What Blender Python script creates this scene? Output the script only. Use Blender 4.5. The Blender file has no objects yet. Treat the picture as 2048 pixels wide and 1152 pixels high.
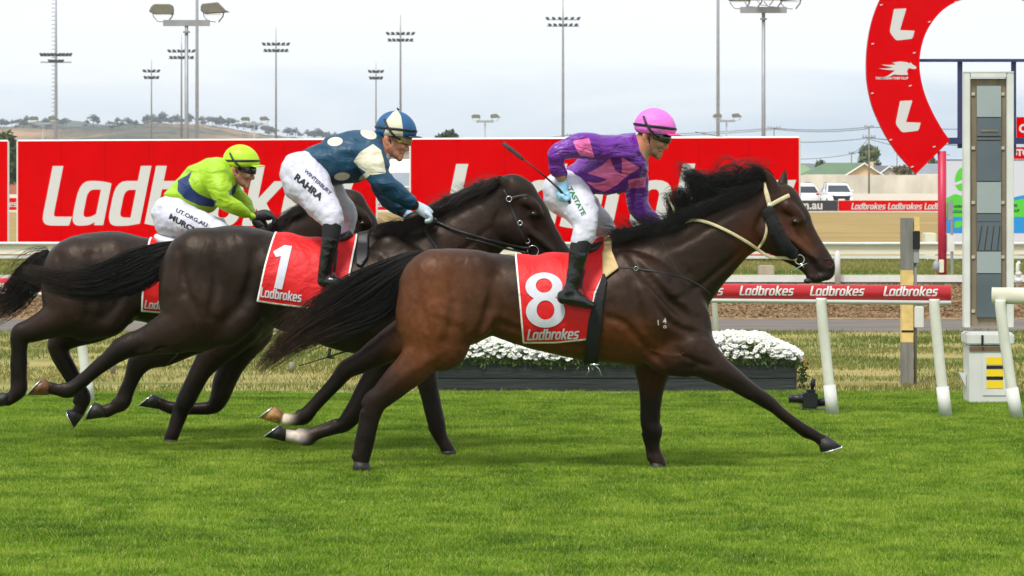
import bpy, bmesh, math, random
import numpy as np
from mathutils import Vector, Matrix
from mathutils.bvhtree import BVHTree

# ------------------------------------------------------------------ camera, world, sun, exposure
SC = bpy.context.scene
F = 6000.0          # focal length in photo pixels (2048 wide)
CX, HY, EYE = 1024.0, 360.0, 2.0
cam = bpy.data.cameras.new("camera"); camo = bpy.data.objects.new("camera", cam)
SC.collection.objects.link(camo); SC.camera = camo
cam.sensor_width = 36.0; cam.lens = 36.0 * F / 2048.0
camo.location = (0, 0, EYE); camo.rotation_euler = (math.radians(90), 0, 0)
cam.shift_y = -(576.0 - HY) / 2048.0
cam.clip_start = 0.5; cam.clip_end = 20000
cam.dof.use_dof = True; cam.dof.focus_distance = 20.8; cam.dof.aperture_fstop = 13

SUN_EL, SUN_AZ = math.radians(58), math.radians(205)   # azimuth clockwise from +Y; sun behind and left of camera
w = bpy.data.worlds.new("World"); SC.world = w; w.use_nodes = True
nt = w.node_tree; nt.nodes.clear()
def N(nt, t, **kw):
    n = nt.nodes.new(t)
    for k, v in kw.items(): setattr(n, k, v)
    return n
out = N(nt, 'ShaderNodeOutputWorld'); bg = N(nt, 'ShaderNodeBackground')
sky = N(nt, 'ShaderNodeTexSky'); sky.sky_type = 'NISHITA'; sky.sun_disc = False
sky.sun_elevation = SUN_EL; sky.sun_rotation = SUN_AZ
sky.air_density = 1.0; sky.dust_density = 0.6; sky.ozone_density = 1.5
tc = N(nt, 'ShaderNodeTexCoord'); mp = N(nt, 'ShaderNodeMapping')
mp.inputs['Scale'].default_value = (2.2, 2.2, 13.0); mp.inputs['Rotation'].default_value = (0.0, 0.06, 0.0)
mp.inputs['Location'].default_value = (0.3, 0.0, 0.55)
no = N(nt, 'ShaderNodeTexNoise'); no.inputs['Scale'].default_value = 2.0; no.inputs['Detail'].default_value = 5
no.inputs['Roughness'].default_value = 0.5; no.inputs['Distortion'].default_value = 0.6
mr = N(nt, 'ShaderNodeMapRange'); mr.inputs['From Min'].default_value = 0.36; mr.inputs['From Max'].default_value = 0.62
mr.inputs['To Min'].default_value = 0.85; mr.inputs['To Max'].default_value = 1.0
sep = N(nt, 'ShaderNodeSeparateXYZ'); zr = N(nt, 'ShaderNodeMapRange')
zr.inputs['From Min'].default_value = 0.0; zr.inputs['From Max'].default_value = 0.055
ccol = N(nt, 'ShaderNodeMix', data_type='RGBA')
ccol.inputs[6].default_value = (6.5, 7.85, 9.1, 1); ccol.inputs[7].default_value = (9.7, 10.1, 10.3, 1)
mx = N(nt, 'ShaderNodeMix', data_type='RGBA')
L = nt.links.new
L(tc.outputs['Generated'], mp.inputs[0]); L(mp.outputs[0], no.inputs['Vector']); L(no.outputs['Fac'], mr.inputs[0])
L(tc.outputs['Generated'], sep.inputs[0]); L(sep.outputs['Z'], zr.inputs[0]); 
nz = N(nt, 'ShaderNodeMapRange'); nz.inputs[1].default_value = .38; nz.inputs[2].default_value = .64; nz.inputs[3].default_value = -.75; nz.inputs[4].default_value = .6
ad = N(nt, 'ShaderNodeMath', operation='ADD', use_clamp=True); L(no.outputs['Fac'], nz.inputs[0]); L(zr.outputs[0], ad.inputs[0]); L(nz.outputs[0], ad.inputs[1]); L(ad.outputs[0], ccol.inputs[0])
L(mr.outputs[0], mx.inputs[0]); L(sky.outputs[0], mx.inputs[6]); L(ccol.outputs[2], mx.inputs[7])
L(mx.outputs[2], bg.inputs[0]); bg.inputs[1].default_value = 0.1; L(bg.outputs[0], out.inputs[0])
sl = bpy.data.lights.new("sun", 'SUN'); slo = bpy.data.objects.new("sun", sl); SC.collection.objects.link(slo)
sl.energy = 3.0; sl.angle = math.radians(13); sl.color = (1.0, 0.96, 0.9)
sd = Vector((math.sin(SUN_AZ)*math.cos(SUN_EL), math.cos(SUN_AZ)*math.cos(SUN_EL), math.sin(SUN_EL)))
slo.rotation_euler = sd.to_track_quat('Z', 'Y').to_euler()
SC.view_settings.view_transform = 'Standard'; SC.view_settings.look = 'None'
SC.view_settings.exposure = 0.18; SC.view_settings.gamma = 1.0
SC.cycles.use_denoising = True
SC.cycles.max_bounces = 6; SC.cycles.diffuse_bounces = 3; SC.cycles.glossy_bounces = 3
SC.cycles.volume_bounces = 0

# ------------------------------------------------------------------ helpers
rng = np.random.default_rng(7); random.seed(7)
def P(px, py, Y): return Vector(((px-CX)*Y/F, Y, EYE-(py-HY)*Y/F))
def PX(V):  # world array -> photo px
    return CX + V[:,0]*F/V[:,1], HY + (EYE-V[:,2])*F/V[:,1]
ORG = {}
def org(o): return ORG.get(o.name, Vector((0,0,0)))
def link(o): SC.collection.objects.link(o); return o
def thing(name, label, cat, loc, group=None, kind=None):
    o = link(bpy.data.objects.new(name, None)); o.location = loc; ORG[o.name] = Vector(loc)
    o.empty_display_size = 0.1
    return tag(o, label, cat, group, kind)
def tag(o, label=None, cat=None, group=None, kind=None):
    if label: o['label'] = label
    if cat: o['category'] = cat
    if group: o['group'] = group
    if kind: o['kind'] = kind
    return o
def mk(name, V, Fc, mat, parent=None, loc=None, smooth=False, attrs=None, label=None):
    """V world verts, Fc faces (list or int array) -> one mesh object"""
    V = np.asarray([tuple(v) for v in V] if not isinstance(V, np.ndarray) else V, dtype=np.float64)
    if parent is not None: o0 = org(parent)
    elif loc is not None: o0 = Vector(loc)
    else: o0 = Vector((V[:,0].mean(), V[:,1].mean(), V[:,2].min()))
    me = bpy.data.meshes.new(name)
    V = V - np.array(o0)
    if isinstance(Fc, np.ndarray):
        n, k = Fc.shape
        me.vertices.add(len(V)); me.vertices.foreach_set('co', V.astype(np.float32).ravel())
        me.loops.add(n*k); me.loops.foreach_set('vertex_index', Fc.astype(np.int32).ravel())
        me.polygons.add(n); me.polygons.foreach_set('loop_start', np.arange(0, n*k, k, dtype=np.int32))
        me.update(calc_edges=True)
    else:
        me.from_pydata([tuple(v) for v in V], [], Fc); me.update()
    me.polygons.foreach_set('use_smooth', np.full(len(me.polygons), smooth)); me.update()
    if attrs:
        for k_, a in attrs.items():
            if a.ndim == 2:
                at = me.attributes.new(k_, 'FLOAT_COLOR', 'POINT')
                if a.shape[1] == 3: a = np.c_[a, np.ones(len(a))]
                at.data.foreach_set('color', a.astype(np.float32).ravel())
            else:
                at = me.attributes.new(k_, 'FLOAT', 'POINT'); at.data.foreach_set('value', a.astype(np.float32))
    if mat: me.materials.append(mat)
    o = link(bpy.data.objects.new(name, me))
    if parent is not None: o.parent = parent
    else: o.location = o0
    ORG[o.name] = o0
    if label: o['label'] = label
    return o

class MB:
    """collects boxes, tubes, lofts and polygons into one mesh"""
    def __init__(s): s.V = []; s.F = []
    def add(s, V, Fc):
        b = len(s.V); s.V += [tuple(v) for v in V]; s.F += [tuple(i+b for i in f) for f in Fc]; return s
    def box(s, x0, x1, y0, y1, z0, z1, bev=0):
        if bev:
            b = bev; bm = bmesh.new(); bmesh.ops.create_cube(bm, size=1)
            for v in bm.verts: v.co = Vector(((x0+x1)/2+v.co.x*(x1-x0), (y0+y1)/2+v.co.y*(y1-y0), (z0+z1)/2+v.co.z*(z1-z0)))
            bmesh.ops.bevel(bm, geom=bm.edges[:], offset=b, segments=2, affect='EDGES')
            bm.verts.index_update(); s.add([v.co[:] for v in bm.verts], [[v.index for v in f.verts] for f in bm.faces]); bm.free(); return s
        V = [(x0,y0,z0),(x1,y0,z0),(x1,y1,z0),(x0,y1,z0),(x0,y0,z1),(x1,y0,z1),(x1,y1,z1),(x0,y1,z1)]
        return s.add(V, [(3,2,1,0),(4,5,6,7),(0,1,5,4),(1,2,6,5),(2,3,7,6),(3,0,4,7)])
    def tube(s, pts, rad, n=8, flat=1.0, up=None, caps=True):
        pts = [Vector(p) for p in pts]; m = len(pts)
        if not hasattr(rad, '__len__'): rad = [rad]*m
        V = []; 
        for i, p in enumerate(pts):
            t = (pts[min(i+1,m-1)]-pts[max(i-1,0)]).normalized()
            u0 = Vector(up) if up else (Vector((0,1,0)) if abs(t.y) < .9 else Vector((1,0,0)))
            a = (u0 - t*u0.dot(t)).normalized(); b = t.cross(a)
            for k in range(n):
                th = 2*math.pi*k/n
                V.append(p + a*(math.cos(th)*rad[i]*flat) + b*(math.sin(th)*rad[i]))
        Fc = [(i*n+k, i*n+(k+1)%n, (i+1)*n+(k+1)%n, (i+1)*n+k) for i in range(m-1) for k in range(n)]
        if caps: Fc += [tuple(range(n))[::-1], tuple((m-1)*n+k for k in range(n))]
        return s.add(V, Fc)
    def ell(s, c, r, n=12):
        V = []; Fc = []; m = n//2+1
        for i in range(m+1):
            ph = math.pi*i/m
            for k in range(n):
                th = 2*math.pi*k/n
                V.append((c[0]+r[0]*math.sin(ph)*math.cos(th), c[1]+r[1]*math.sin(ph)*math.sin(th), c[2]+r[2]*math.cos(ph)))
        for i in range(m):
            for k in range(n): Fc.append((i*n+k, (i+1)*n+k, (i+1)*n+(k+1)%n, i*n+(k+1)%n))
        return s.add(V, Fc)
    def prism(s, pts, d):
        """pts: front polygon world points, d: vector to the back"""
        n = len(pts); d = Vector(d)
        V = [Vector(p) for p in pts] + [Vector(p)+d for p in pts]
        return s.add(V, [tuple(range(n)), tuple(range(2*n-1, n-1, -1))] + [(i, i+n, (i+1)%n+n, (i+1)%n) for i in range(n)])
    def build(s, name, mat, parent=None, loc=None, smooth=False, label=None):
        o = mk(name, s.V, s.F, mat, parent, loc, smooth, label=label)
        if smooth == 'auto': pass
        return o

def mat(name, col, rough=0.6, metal=0.0, var=0.0, scale=8.0, bump=0.0, bscale=60.0, spec=0.5, coord='Object', sheen=0.0, coat=0.0, aniso=None):
    m = bpy.data.materials.new(name); m.use_nodes = True; nt = m.node_tree; b = nt.nodes['Principled BSDF']
    b.inputs['Roughness'].default_value = rough; b.inputs['Metallic'].default_value = metal
    b.inputs['Specular IOR Level'].default_value = spec; b.inputs['Base Color'].default_value = (*col, 1)
    if sheen: b.inputs['Sheen Weight'].default_value = sheen
    if coat: b.inputs['Coat Weight'].default_value = coat; b.inputs['Coat Roughness'].default_value = .15
    t = N(nt, 'ShaderNodeTexCoord'); src = t.outputs[coord]
    if aniso:
        mpn = N(nt, 'ShaderNodeMapping'); mpn.inputs['Scale'].default_value = aniso
        nt.links.new(src, mpn.inputs[0]); src = mpn.outputs[0]
    if var:
        n = N(nt, 'ShaderNodeTexNoise'); n.inputs['Scale'].default_value = scale; n.inputs['Detail'].default_value = 6
        nt.links.new(src, n.inputs['Vector'])
        x = N(nt, 'ShaderNodeMix', data_type='RGBA')
        x.inputs[6].default_value = (*[c*(1-var) for c in col], 1); x.inputs[7].default_value = (*[min(1, c*(1+var)) for c in col], 1)
        r = N(nt, 'ShaderNodeMapRange'); r.inputs[1].default_value = .3; r.inputs[2].default_value = .7
        nt.links.new(n.outputs['Fac'], r.inputs[0]); nt.links.new(r.outputs[0], x.inputs[0]); nt.links.new(x.outputs[2], b.inputs['Base Color'])
    if bump:
        n = N(nt, 'ShaderNodeTexNoise'); n.inputs['Scale'].default_value = bscale; n.inputs['Detail'].default_value = 5
        nt.links.new(src, n.inputs['Vector'])
        bp = N(nt, 'ShaderNodeBump'); bp.inputs['Strength'].default_value = min(1, bump); bp.inputs['Distance'].default_value = 0.02*max(1, bump)
        nt.links.new(n.outputs['Fac'], bp.inputs['Height']); nt.links.new(bp.outputs[0], b.inputs['Normal'])
    return m
def mat_masks(name, base, layers, rough=.6, sheen=0, coat=0, bump=0, bscale=20, spec=.5, attrcol=None, aniso=None, var=0.12, dist=0.015, distort=0.0):
    """base colour overlaid by colours where point attributes exceed zero (pattern of the cloth)"""
    m = mat(name, base, rough, spec=spec, sheen=sheen, coat=coat); nt = m.node_tree; b = nt.nodes['Principled BSDF']
    last = None
    if attrcol:
        a = N(nt, 'ShaderNodeAttribute', attribute_name=attrcol); last = a.outputs['Color']
    else:
        r = N(nt, 'ShaderNodeRGB'); r.outputs[0].default_value = (*base, 1); last = r.outputs[0]
    for an, col, th in layers:
        a = N(nt, 'ShaderNodeAttribute', attribute_name=an)
        g = N(nt, 'ShaderNodeMath', operation='GREATER_THAN'); g.inputs[1].default_value = th
        x = N(nt, 'ShaderNodeMix', data_type='RGBA'); x.inputs[7].default_value = (*col, 1)
        nt.links.new(a.outputs['Fac'], g.inputs[0]); nt.links.new(g.outputs[0], x.inputs[0]); nt.links.new(last, x.inputs[6]); last = x.outputs[2]
    if var:
        t = N(nt, 'ShaderNodeTexCoord'); n = N(nt, 'ShaderNodeTexNoise'); n.inputs['Scale'].default_value = 25; n.inputs['Detail'].default_value = 5
        nt.links.new(t.outputs['Object'], n.inputs['Vector'])
        mm = N(nt, 'ShaderNodeMapRange'); mm.inputs[3].default_value = 1-var; mm.inputs[4].default_value = 1+var; mm.inputs[1].default_value = .3; mm.inputs[2].default_value = .7
        vs = N(nt, 'ShaderNodeVectorMath', operation='SCALE'); nt.links.new(n.outputs['Fac'], mm.inputs[0])
        nt.links.new(last, vs.inputs[0]); nt.links.new(mm.outputs[0], vs.inputs['Scale']); last = vs.outputs[0]
    nt.links.new(last, b.inputs['Base Color'])
    if bump:
        t = N(nt, 'ShaderNodeTexCoord'); src = t.outputs['Object']
        if aniso:
            mpn = N(nt, 'ShaderNodeMapping'); mpn.inputs['Scale'].default_value = aniso; nt.links.new(src, mpn.inputs[0]); src = mpn.outputs[0]
        n = N(nt, 'ShaderNodeTexNoise'); n.inputs['Scale'].default_value = bscale; n.inputs['Detail'].default_value = 3
        n.inputs['Distortion'].default_value = distort
        nt.links.new(src, n.inputs['Vector'])
        bp = N(nt, 'ShaderNodeBump'); bp.inputs['Strength'].default_value = bump; bp.inputs['Distance'].default_value = dist
        nt.links.new(n.outputs['Fac'], bp.inputs['Height']); nt.links.new(bp.outputs[0], b.inputs['Normal'])
    return m
def S(r, g, b):  # sRGB 0-255 -> linear
    f = lambda c: (c/255/12.92) if c/255 <= .04045 else ((c/255+.055)/1.055)**2.4
    return (f(r), f(g), f(b))

# --------------------------- signed distance modelling
def smin(a, b, k):
    h = np.clip(k-np.abs(a-b), 0, None)/k
    return np.minimum(a, b) - h*h*k*.25
def crom(C, sub):
    C = np.asarray(C, float)
    if len(C) < 3:
        t = np.linspace(0, 1, sub+1)[:, None]; return C[0]*(1-t)+C[1]*t
    E = np.vstack([2*C[0]-C[1], C, 2*C[-1]-C[-2]]); out = []
    for i in range(len(C)-1):
        p0, p1, p2, p3 = E[i:i+4]
        for t in np.arange(sub)/sub:
            out.append(.5*((2*p1)+(-p0+p2)*t+(2*p0-5*p1+4*p2-p3)*t*t+(-p0+3*p1-3*p2+p3)*t**3))
    out.append(C[-1]); return np.array(out)
class Prim:
    def __init__(s, pts, k=.03, q=1.0, sub=4, Y0=20.7, tag='', carve=False):
        C = []
        for p in pts:
            px, py, r = p[:3]; dy = p[3] if len(p) > 3 else 0.0; qq = p[4] if len(p) > 4 else q
            w = P(px, py, Y0+dy); C.append((w.x, w.y, w.z, r*(Y0+dy)/F, qq))
        s.C = crom(C, sub) if len(C) > 1 else np.array([C[0], C[0]]); s.k = k; s.tag = tag; s.carve = carve
def field(prims, lo, hi, h, infl=0.0):
    lo = np.array(lo, float); n = np.ceil((np.array(hi)-lo)/h).astype(int)+1
    ax = [lo[i]+h*np.arange(n[i]) for i in range(3)]
    D = np.full(n, 1.0, dtype=np.float32)
    for p in prims:
        C = p.C; pad = p.k+3*h+infl+.01
        rr = C[:,3]; ry = rr*np.maximum(C[:,4], .2)
        l = np.array([(C[:,0]-rr).min(), (C[:,1]-ry).min(), (C[:,2]-rr).min()])-pad
        u = np.array([(C[:,0]+rr).max(), (C[:,1]+ry).max(), (C[:,2]+rr).max()])+pad
        a = np.clip(np.floor((l-lo)/h).astype(int), 0, n); b = np.clip(np.ceil((u-lo)/h).astype(int)+1, 0, n)
        if (b <= a).any(): continue
        T = np.full(b-a, 1.0, dtype=np.float32)
        for i in range(len(C)-1):
            A, B = C[i], C[i+1]; R = max(A[3], B[3]); RY = R*max(A[4], B[4])
            l2 = np.minimum(A[:3], B[:3])-np.array([R, RY, R])-pad; u2 = np.maximum(A[:3], B[:3])+np.array([R, RY, R])+pad
            a2 = np.clip(np.floor((l2-lo)/h).astype(int), a, b); b2 = np.clip(np.ceil((u2-lo)/h).astype(int)+1, a, b)
            if (b2 <= a2).any(): continue
            X = ax[0][a2[0]:b2[0], None, None]; Yc = ax[1][None, a2[1]:b2[1], None]; Z = ax[2][None, None, a2[2]:b2[2]]
            d = B[:3]-A[:3]; qm = (A[4]+B[4])/2
            dd = d[0]**2+(d[1]/qm)**2+d[2]**2+1e-12
            t = np.clip(((X-A[0])*d[0]+(Yc-A[1])*d[1]/qm**2+(Z-A[2])*d[2])/dd, 0, 1).astype(np.float32)
            r = A[3]+(B[3]-A[3])*t; q = A[4]+(B[4]-A[4])*t
            v = np.sqrt((X-A[0]-d[0]*t)**2+((Yc-A[1]-d[1]*t)/q)**2+(Z-A[2]-d[2]*t)**2)-r
            sl_ = tuple(slice(a2[j]-a[j], b2[j]-a[j]) for j in range(3))
            T[sl_] = np.minimum(T[sl_], v)
        sl_ = tuple(slice(a[j], b[j]) for j in range(3))
        if p.carve: D[sl_] = -smin(-D[sl_], T, p.k)
        else: D[sl_] = smin(D[sl_], T-infl, p.k)
    return D, lo, h
def vnoise(shape, cell, seed):
    r = np.random.default_rng(seed); out = None
    n = [max(2, int(math.ceil(s/c))+2) for s, c in zip(shape, cell)]
    G = r.standard_normal(n).astype(np.float32)
    for axn in range(3):
        x = np.arange(shape[axn])/cell[axn]; i = x.astype(int); f = x-i; f = (f*f*(3-2*f)).astype(np.float32)
        sh = [1, 1, 1]; sh[axn] = -1; f = f.reshape(sh)
        G = np.take(G, i, axn)*(1-f)+np.take(G, i+1, axn)*f
    return G
def nets(D, lo, h):
    s = D < 0; n = D.shape
    c = np.zeros(tuple(k-1 for k in n), np.int8)
    for i in (0, 1):
        for j in (0, 1):
            for k in (0, 1): c += s[i:n[0]-1+i, j:n[1]-1+j, k:n[2]-1+k]
    act = (c > 0) & (c < 8); idx = np.full(act.shape, -1, np.int32); I = np.argwhere(act); idx[act] = np.arange(len(I))
    acc = np.zeros((len(I), 3)); cnt = np.zeros(len(I))
    cor = [(i, j, k) for i in (0, 1) for j in (0, 1) for k in (0, 1)]
    for A in cor:
        for axn in range(3):
            if A[axn]: continue
            B = list(A); B[axn] = 1
            a = D[I[:,0]+A[0], I[:,1]+A[1], I[:,2]+A[2]]; b = D[I[:,0]+B[0], I[:,1]+B[1], I[:,2]+B[2]]
            m = (a < 0) != (b < 0); t = np.where(m, a/np.where(m, a-b, 1), 0)
            pt = np.tile(np.array(A, float), (len(I), 1)); pt[:, axn] = t
            acc[m] += pt[m]; cnt[m] += 1
    V = (I+acc/cnt[:, None])*h+lo
    Q = []
    for axn in range(3):
        sl0 = [slice(None)]*3; sl1 = [slice(None)]*3; sl0[axn] = slice(0, -1); sl1[axn] = slice(1, None)
        for o in range(3):
            if o != axn: sl0[o] = sl1[o] = slice(1, -1)
        a = s[tuple(sl0)]; b = s[tuple(sl1)]; E = np.argwhere(a != b); flip = b[tuple(E.T)]
        for o in range(3):
            if o != axn: E[:, o] += 1
        u, v = [(1, 2), (2, 0), (0, 1)][axn]
        def g(du, dv):
            e = E.copy(); e[:, u] -= du; e[:, v] -= dv; return idx[e[:,0], e[:,1], e[:,2]]
        q = np.stack([g(1, 1), g(0, 1), g(0, 0), g(1, 0)], 1); q[flip] = q[flip][:, ::-1]; Q.append(q)
    return V, np.vstack(Q).astype(np.int32)
def smooth(V, Fq, it=2, lam=.5):
    for _ in range(it):
        acc = np.zeros_like(V); cnt = np.zeros(len(V)); k = Fq.shape[1]
        for i in range(k):
            a, b = Fq[:, i], Fq[:, (i+1) % k]
            for d in range(3): acc[:, d] += np.bincount(a, V[b, d], len(V))
            cnt += np.bincount(a, minlength=len(V))
        V = V+(acc/np.maximum(cnt, 1)[:, None]-V)*lam*(cnt > 0)[:, None]
    return V
def sdpoly(X, Z, poly):
    """signed distance, positive inside"""
    poly = np.asarray(poly, float); d = np.full(len(X), 1e9); ins = np.zeros(len(X), bool)
    for i in range(len(poly)):
        a, b = poly[i], poly[(i+1) % len(poly)]; e = b-a
        t = np.clip(((X-a[0])*e[0]+(Z-a[1])*e[1])/(e@e+1e-12), 0, 1)
        d = np.minimum(d, np.hypot(X-a[0]-e[0]*t, Z-a[1]-e[1]*t))
        c = ((a[1] > Z) != (b[1] > Z)) & (X < (b[0]-a[0])*(Z-a[1])/(b[1]-a[1]+1e-12)+a[0]); ins ^= c
    return np.where(ins, d, -d)
def ellpoly(cx, cy, rx, ry, rot=0, n=20):
    t = np.linspace(0, 2*np.pi, n, endpoint=False); c, s_ = math.cos(rot), math.sin(rot)
    x = rx*np.cos(t); y = ry*np.sin(t); return [(cx+x_*c-y_*s_, cy+x_*s_+y_*c) for x_, y_ in zip(x, y)]
def clip_poly(V, Fq, X, Z, poly, s0=None, snap=None):
    """keep the faces inside the outline and pull their rim onto it"""
    sd_ = sdpoly(X, Z, poly); keep = (sd_[Fq] > -s0).all(1); Fq = Fq[keep]
    if snap is not None:   # pull the open rim onto the outline
        E = {}
        for i in range(Fq.shape[1]):
            for a_, b_ in zip(Fq[:, i], Fq[:, (i+1) % Fq.shape[1]]): k_ = (a_, b_) if a_ < b_ else (b_, a_); E[k_] = E.get(k_, 0)+1
        rim = np.unique([v for k_, c_ in E.items() if c_ == 1 for v in k_]).astype(int)
        pl = np.asarray(poly, float); x, z = X[rim], Z[rim]; best = np.full(len(rim), 1e9); nx_, nz_ = x.copy(), z.copy()
        for i in range(len(pl)):
            a, b = pl[i], pl[(i+1) % len(pl)]; e = b-a; t = np.clip(((x-a[0])*e[0]+(z-a[1])*e[1])/(e@e+1e-12), 0, 1); qx, qz = a[0]+e[0]*t, a[1]+e[1]*t
            d = np.hypot(x-qx, z-qz); m = d < best; best[m] = d[m]; nx_[m] = qx[m]; nz_[m] = qz[m]
        m = best < snap[1]; k_ = snap[0] if snap[0] is not None else F/V[rim[m], 1]
        V = V.copy(); V[rim[m], 0] += (nx_[m]-x[m])/k_; V[rim[m], 2] -= (nz_[m]-z[m])/k_; X = X.copy(); Z = Z.copy(); X[rim[m]] = nx_[m]; Z[rim[m]] = nz_[m]
        snap[2:] = [X, Z]
    used = np.unique(Fq); remap = np.full(len(V), -1); remap[used] = np.arange(len(used))
    return V[used], remap[Fq], used
class Surf:
    """ray access to a finished surface from the camera side"""
    def __init__(s, V, Fq): s.b = BVHTree.FromPolygons([tuple(v) for v in V], [tuple(int(i) for i in f) for f in Fq]); s.last = 20.
    def hit(s, px, py, off=0.0, miss=None):
        d = (P(px, py, 1000)-Vector((0, 0, EYE))).normalized()
        loc, nrm, i, dist = s.b.ray_cast(Vector((0, 0, EYE))+d*5, d)
        if loc is None:
            return P(px, py, (s.last if miss is None else miss)-off)
        s.last = loc.y; return loc-d*off
def strap(surf, pts, r, parent, name, m, sub=5, flat=.35, off=None, n=8):
    pts = crom([(p[0], p[1]) for p in pts], sub); W = [surf.hit(x, y, r*.2 if off is None else off) for x, y in pts]
    Ys = np.array([w_.y for w_ in W]); 
    for i in range(1, len(Ys)-1): 
        if abs(Ys[i]-Ys[i-1]) > .12: Ys[i] = Ys[i-1]
    W = [P(x, y, Y_) for (x, y), Y_ in zip(pts, Ys)]
    return MB().tube(W, r, n=n, flat=flat).build(name, m, parent, smooth=True)

# --------------------------- lettering
def rp(pts, n=5):
    out = []; m = len(pts)
    for i in range(m):
        p = pts[i]; r = p[2] if len(p) > 2 else 0; c = np.array(p[:2], float)
        if r <= 0: out.append(tuple(c)); continue
        a = np.array(pts[i-1][:2], float)-c; b = np.array(pts[(i+1) % m][:2], float)-c
        la, lb = np.linalg.norm(a), np.linalg.norm(b); ra, rb = min(r, la*.49), min(r, lb*.49)
        p0 = c+a/la*ra; p1 = c+b/lb*rb
        for t in np.linspace(0, 1, n+1): out.append(tuple((1-t)**2*p0+2*t*(1-t)*c+t*t*p1))
    return out
GL = {
 'L': (.53, [[(0,1),(.19,1),(.19,.15,.06),(.52,.15),(.50,0,.02),(0,0,.18)]]),
 'a': (.635, [[(0,0,.2),(.30,0,.12),(.41,.06),(.41,.01),(.57,.01),(.57,.71,.02),(.36,.75,.1),(0,.75,.32)], [(.18,.145,.09),(.32,.145,.08),(.405,.2),(.405,.605),(.18,.605,.14)]]),
 'd': (.65, [[(0,0,.22),(.35,0,.1),(.57,.04),(.57,1),(.385,1),(.385,.75),(0,.75,.3)], [(.19,.14,.1),(.385,.14),(.385,.6),(.19,.6,.14)]]),
 'b': (.63, [[(0,.04),(.2,0,.1),(.57,0,.24),(.57,.75,.28),(.185,.75),(.185,1),(0,1)], [(.185,.14),(.385,.14,.1),(.385,.61,.12),(.185,.61)]]),
 'r': (.41, [[(0,.01),(.185,.01),(.185,.595,.02),(.37,.595),(.40,.75),(.15,.75,.1),(0,.70)]]),
 'o': (.64, [[(0,0,.24),(.57,0,.24),(.57,.75,.28),(0,.75,.28)], [(.19,.14,.1),(.38,.14,.1),(.38,.61,.12),(.19,.61,.12)]]),
 'k': (.62, [[(0,.01),(.185,.01),(.185,.30),(.39,.01),(.61,.01),(.34,.385),(.61,.745),(.40,.745),(.185,.46),(.185,1),(0,1)]]),
 'e': (.635, [[(0,0,.24),(.5,0,.04),(.53,.14),(.19,.14,.08),(.19,.30),(.57,.30,.04),(.57,.75,.26),(0,.75,.28)], [(.19,.42),(.39,.42,.02),(.39,.61,.08),(.19,.61,.1)]]),
 's': (.5, [[(0,.14),(0,0),(.48,0,.17),(.48,.44,.16),(.18,.44,.04),(.18,.61,.04),(.46,.61),(.48,.75),(0,.75,.2),(0,.31,.16),(.30,.31,.04),(.30,.14,.04)]]),
}
def glyph_mesh(loops):
    """triangulated flat polygon with holes -> verts2d, tris"""
    cu = bpy.data.curves.new('t', 'CURVE'); cu.dimensions = '2D'; cu.fill_mode = 'BOTH'
    for lp in loops:
        sp = cu.splines.new('POLY'); sp.points.add(len(lp)-1); sp.use_cyclic_u = True
        for q_, p in zip(sp.points, lp): q_.co = (p[0], p[1], 0, 1)
    return _cu2mesh(cu)
def _cu2mesh(cu):
    o = bpy.data.objects.new('t', cu); link(o); bpy.context.view_layer.update()
    me = bpy.data.meshes.new_from_object(o.evaluated_get(bpy.context.evaluated_depsgraph_get()))
    me.calc_loop_triangles()
    V = np.array([v.co[:2] for v in me.vertices]); T = [tuple(t.vertices) for t in me.loop_triangles]
    bpy.data.objects.remove(o); bpy.data.meshes.remove(me); bpy.data.curves.remove(cu)
    return V, T
def word(txt, shear=.21):
    """custom heavy italic lettering, cap height 1"""
    V = []; T = []; x = 0
    for ch in txt:
        adv, lps = GL[ch]
        v, t = glyph_mesh([rp(l) for l in lps]); v = v.copy(); v[:, 0] += x+v[:, 1]*shear
        b = len(V); V += [tuple(p) for p in v]; T += [tuple(i+b for i in f) for f in t]; x += adv
    return np.array(V), T, x
def ftext(txt, bold=.02, shear=0.0):
    cu = bpy.data.curves.new('t', 'FONT'); cu.body = txt; cu.offset = bold; cu.shear = shear; cu.dimensions = '2D'; cu.fill_mode = 'BOTH'
    v, t = _cu2mesh(cu); mn = v.min(0); mxx = v.max(0); v = (v-[mn[0], mn[1]])/(mxx[1]-mn[1]); return v, t, v[:, 0].max()
def refine(V, T, step):
    bm = bmesh.new(); vs = [bm.verts.new((x, y, 0)) for x, y in V]
    for t in T:
        try: bm.faces.new([vs[i] for i in t])
        except ValueError: pass
    lo, hi = V.min(0), V.max(0)
    for axn in (0, 1):
        c = lo[axn]+step/2
        while c < hi[axn]:
            nrm = (1, 0, 0) if axn == 0 else (0, 1, 0); co = (c, 0, 0) if axn == 0 else (0, c, 0)
            bmesh.ops.bisect_plane(bm, geom=bm.verts[:]+bm.edges[:]+bm.faces[:], plane_co=co, plane_no=nrm, dist=1e-5); c += step
    bm.verts.index_update()
    V2 = np.array([v.co[:2] for v in bm.verts]); T2 = [tuple(v.index for v in f.verts) for f in bm.faces]; bm.free(); return V2, T2
def decal(surf, V, T, orgn, ex, ey, parent, name, m, off=.004, step=6.0, label=None):
    """drape flat lettering (photo px frame: origin + ex*u + ey*v) onto a surface"""
    ex = np.array(ex, float); ey = np.array(ey, float); Q = np.array(orgn, float)+V[:, :1]*ex+V[:, 1:2]*ey
    Q, T = refine(Q, T, step)
    W = [surf.hit(x, y, off) for x, y in Q]
    return mk(name, W, T, m, parent, smooth=True, label=label)
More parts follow.
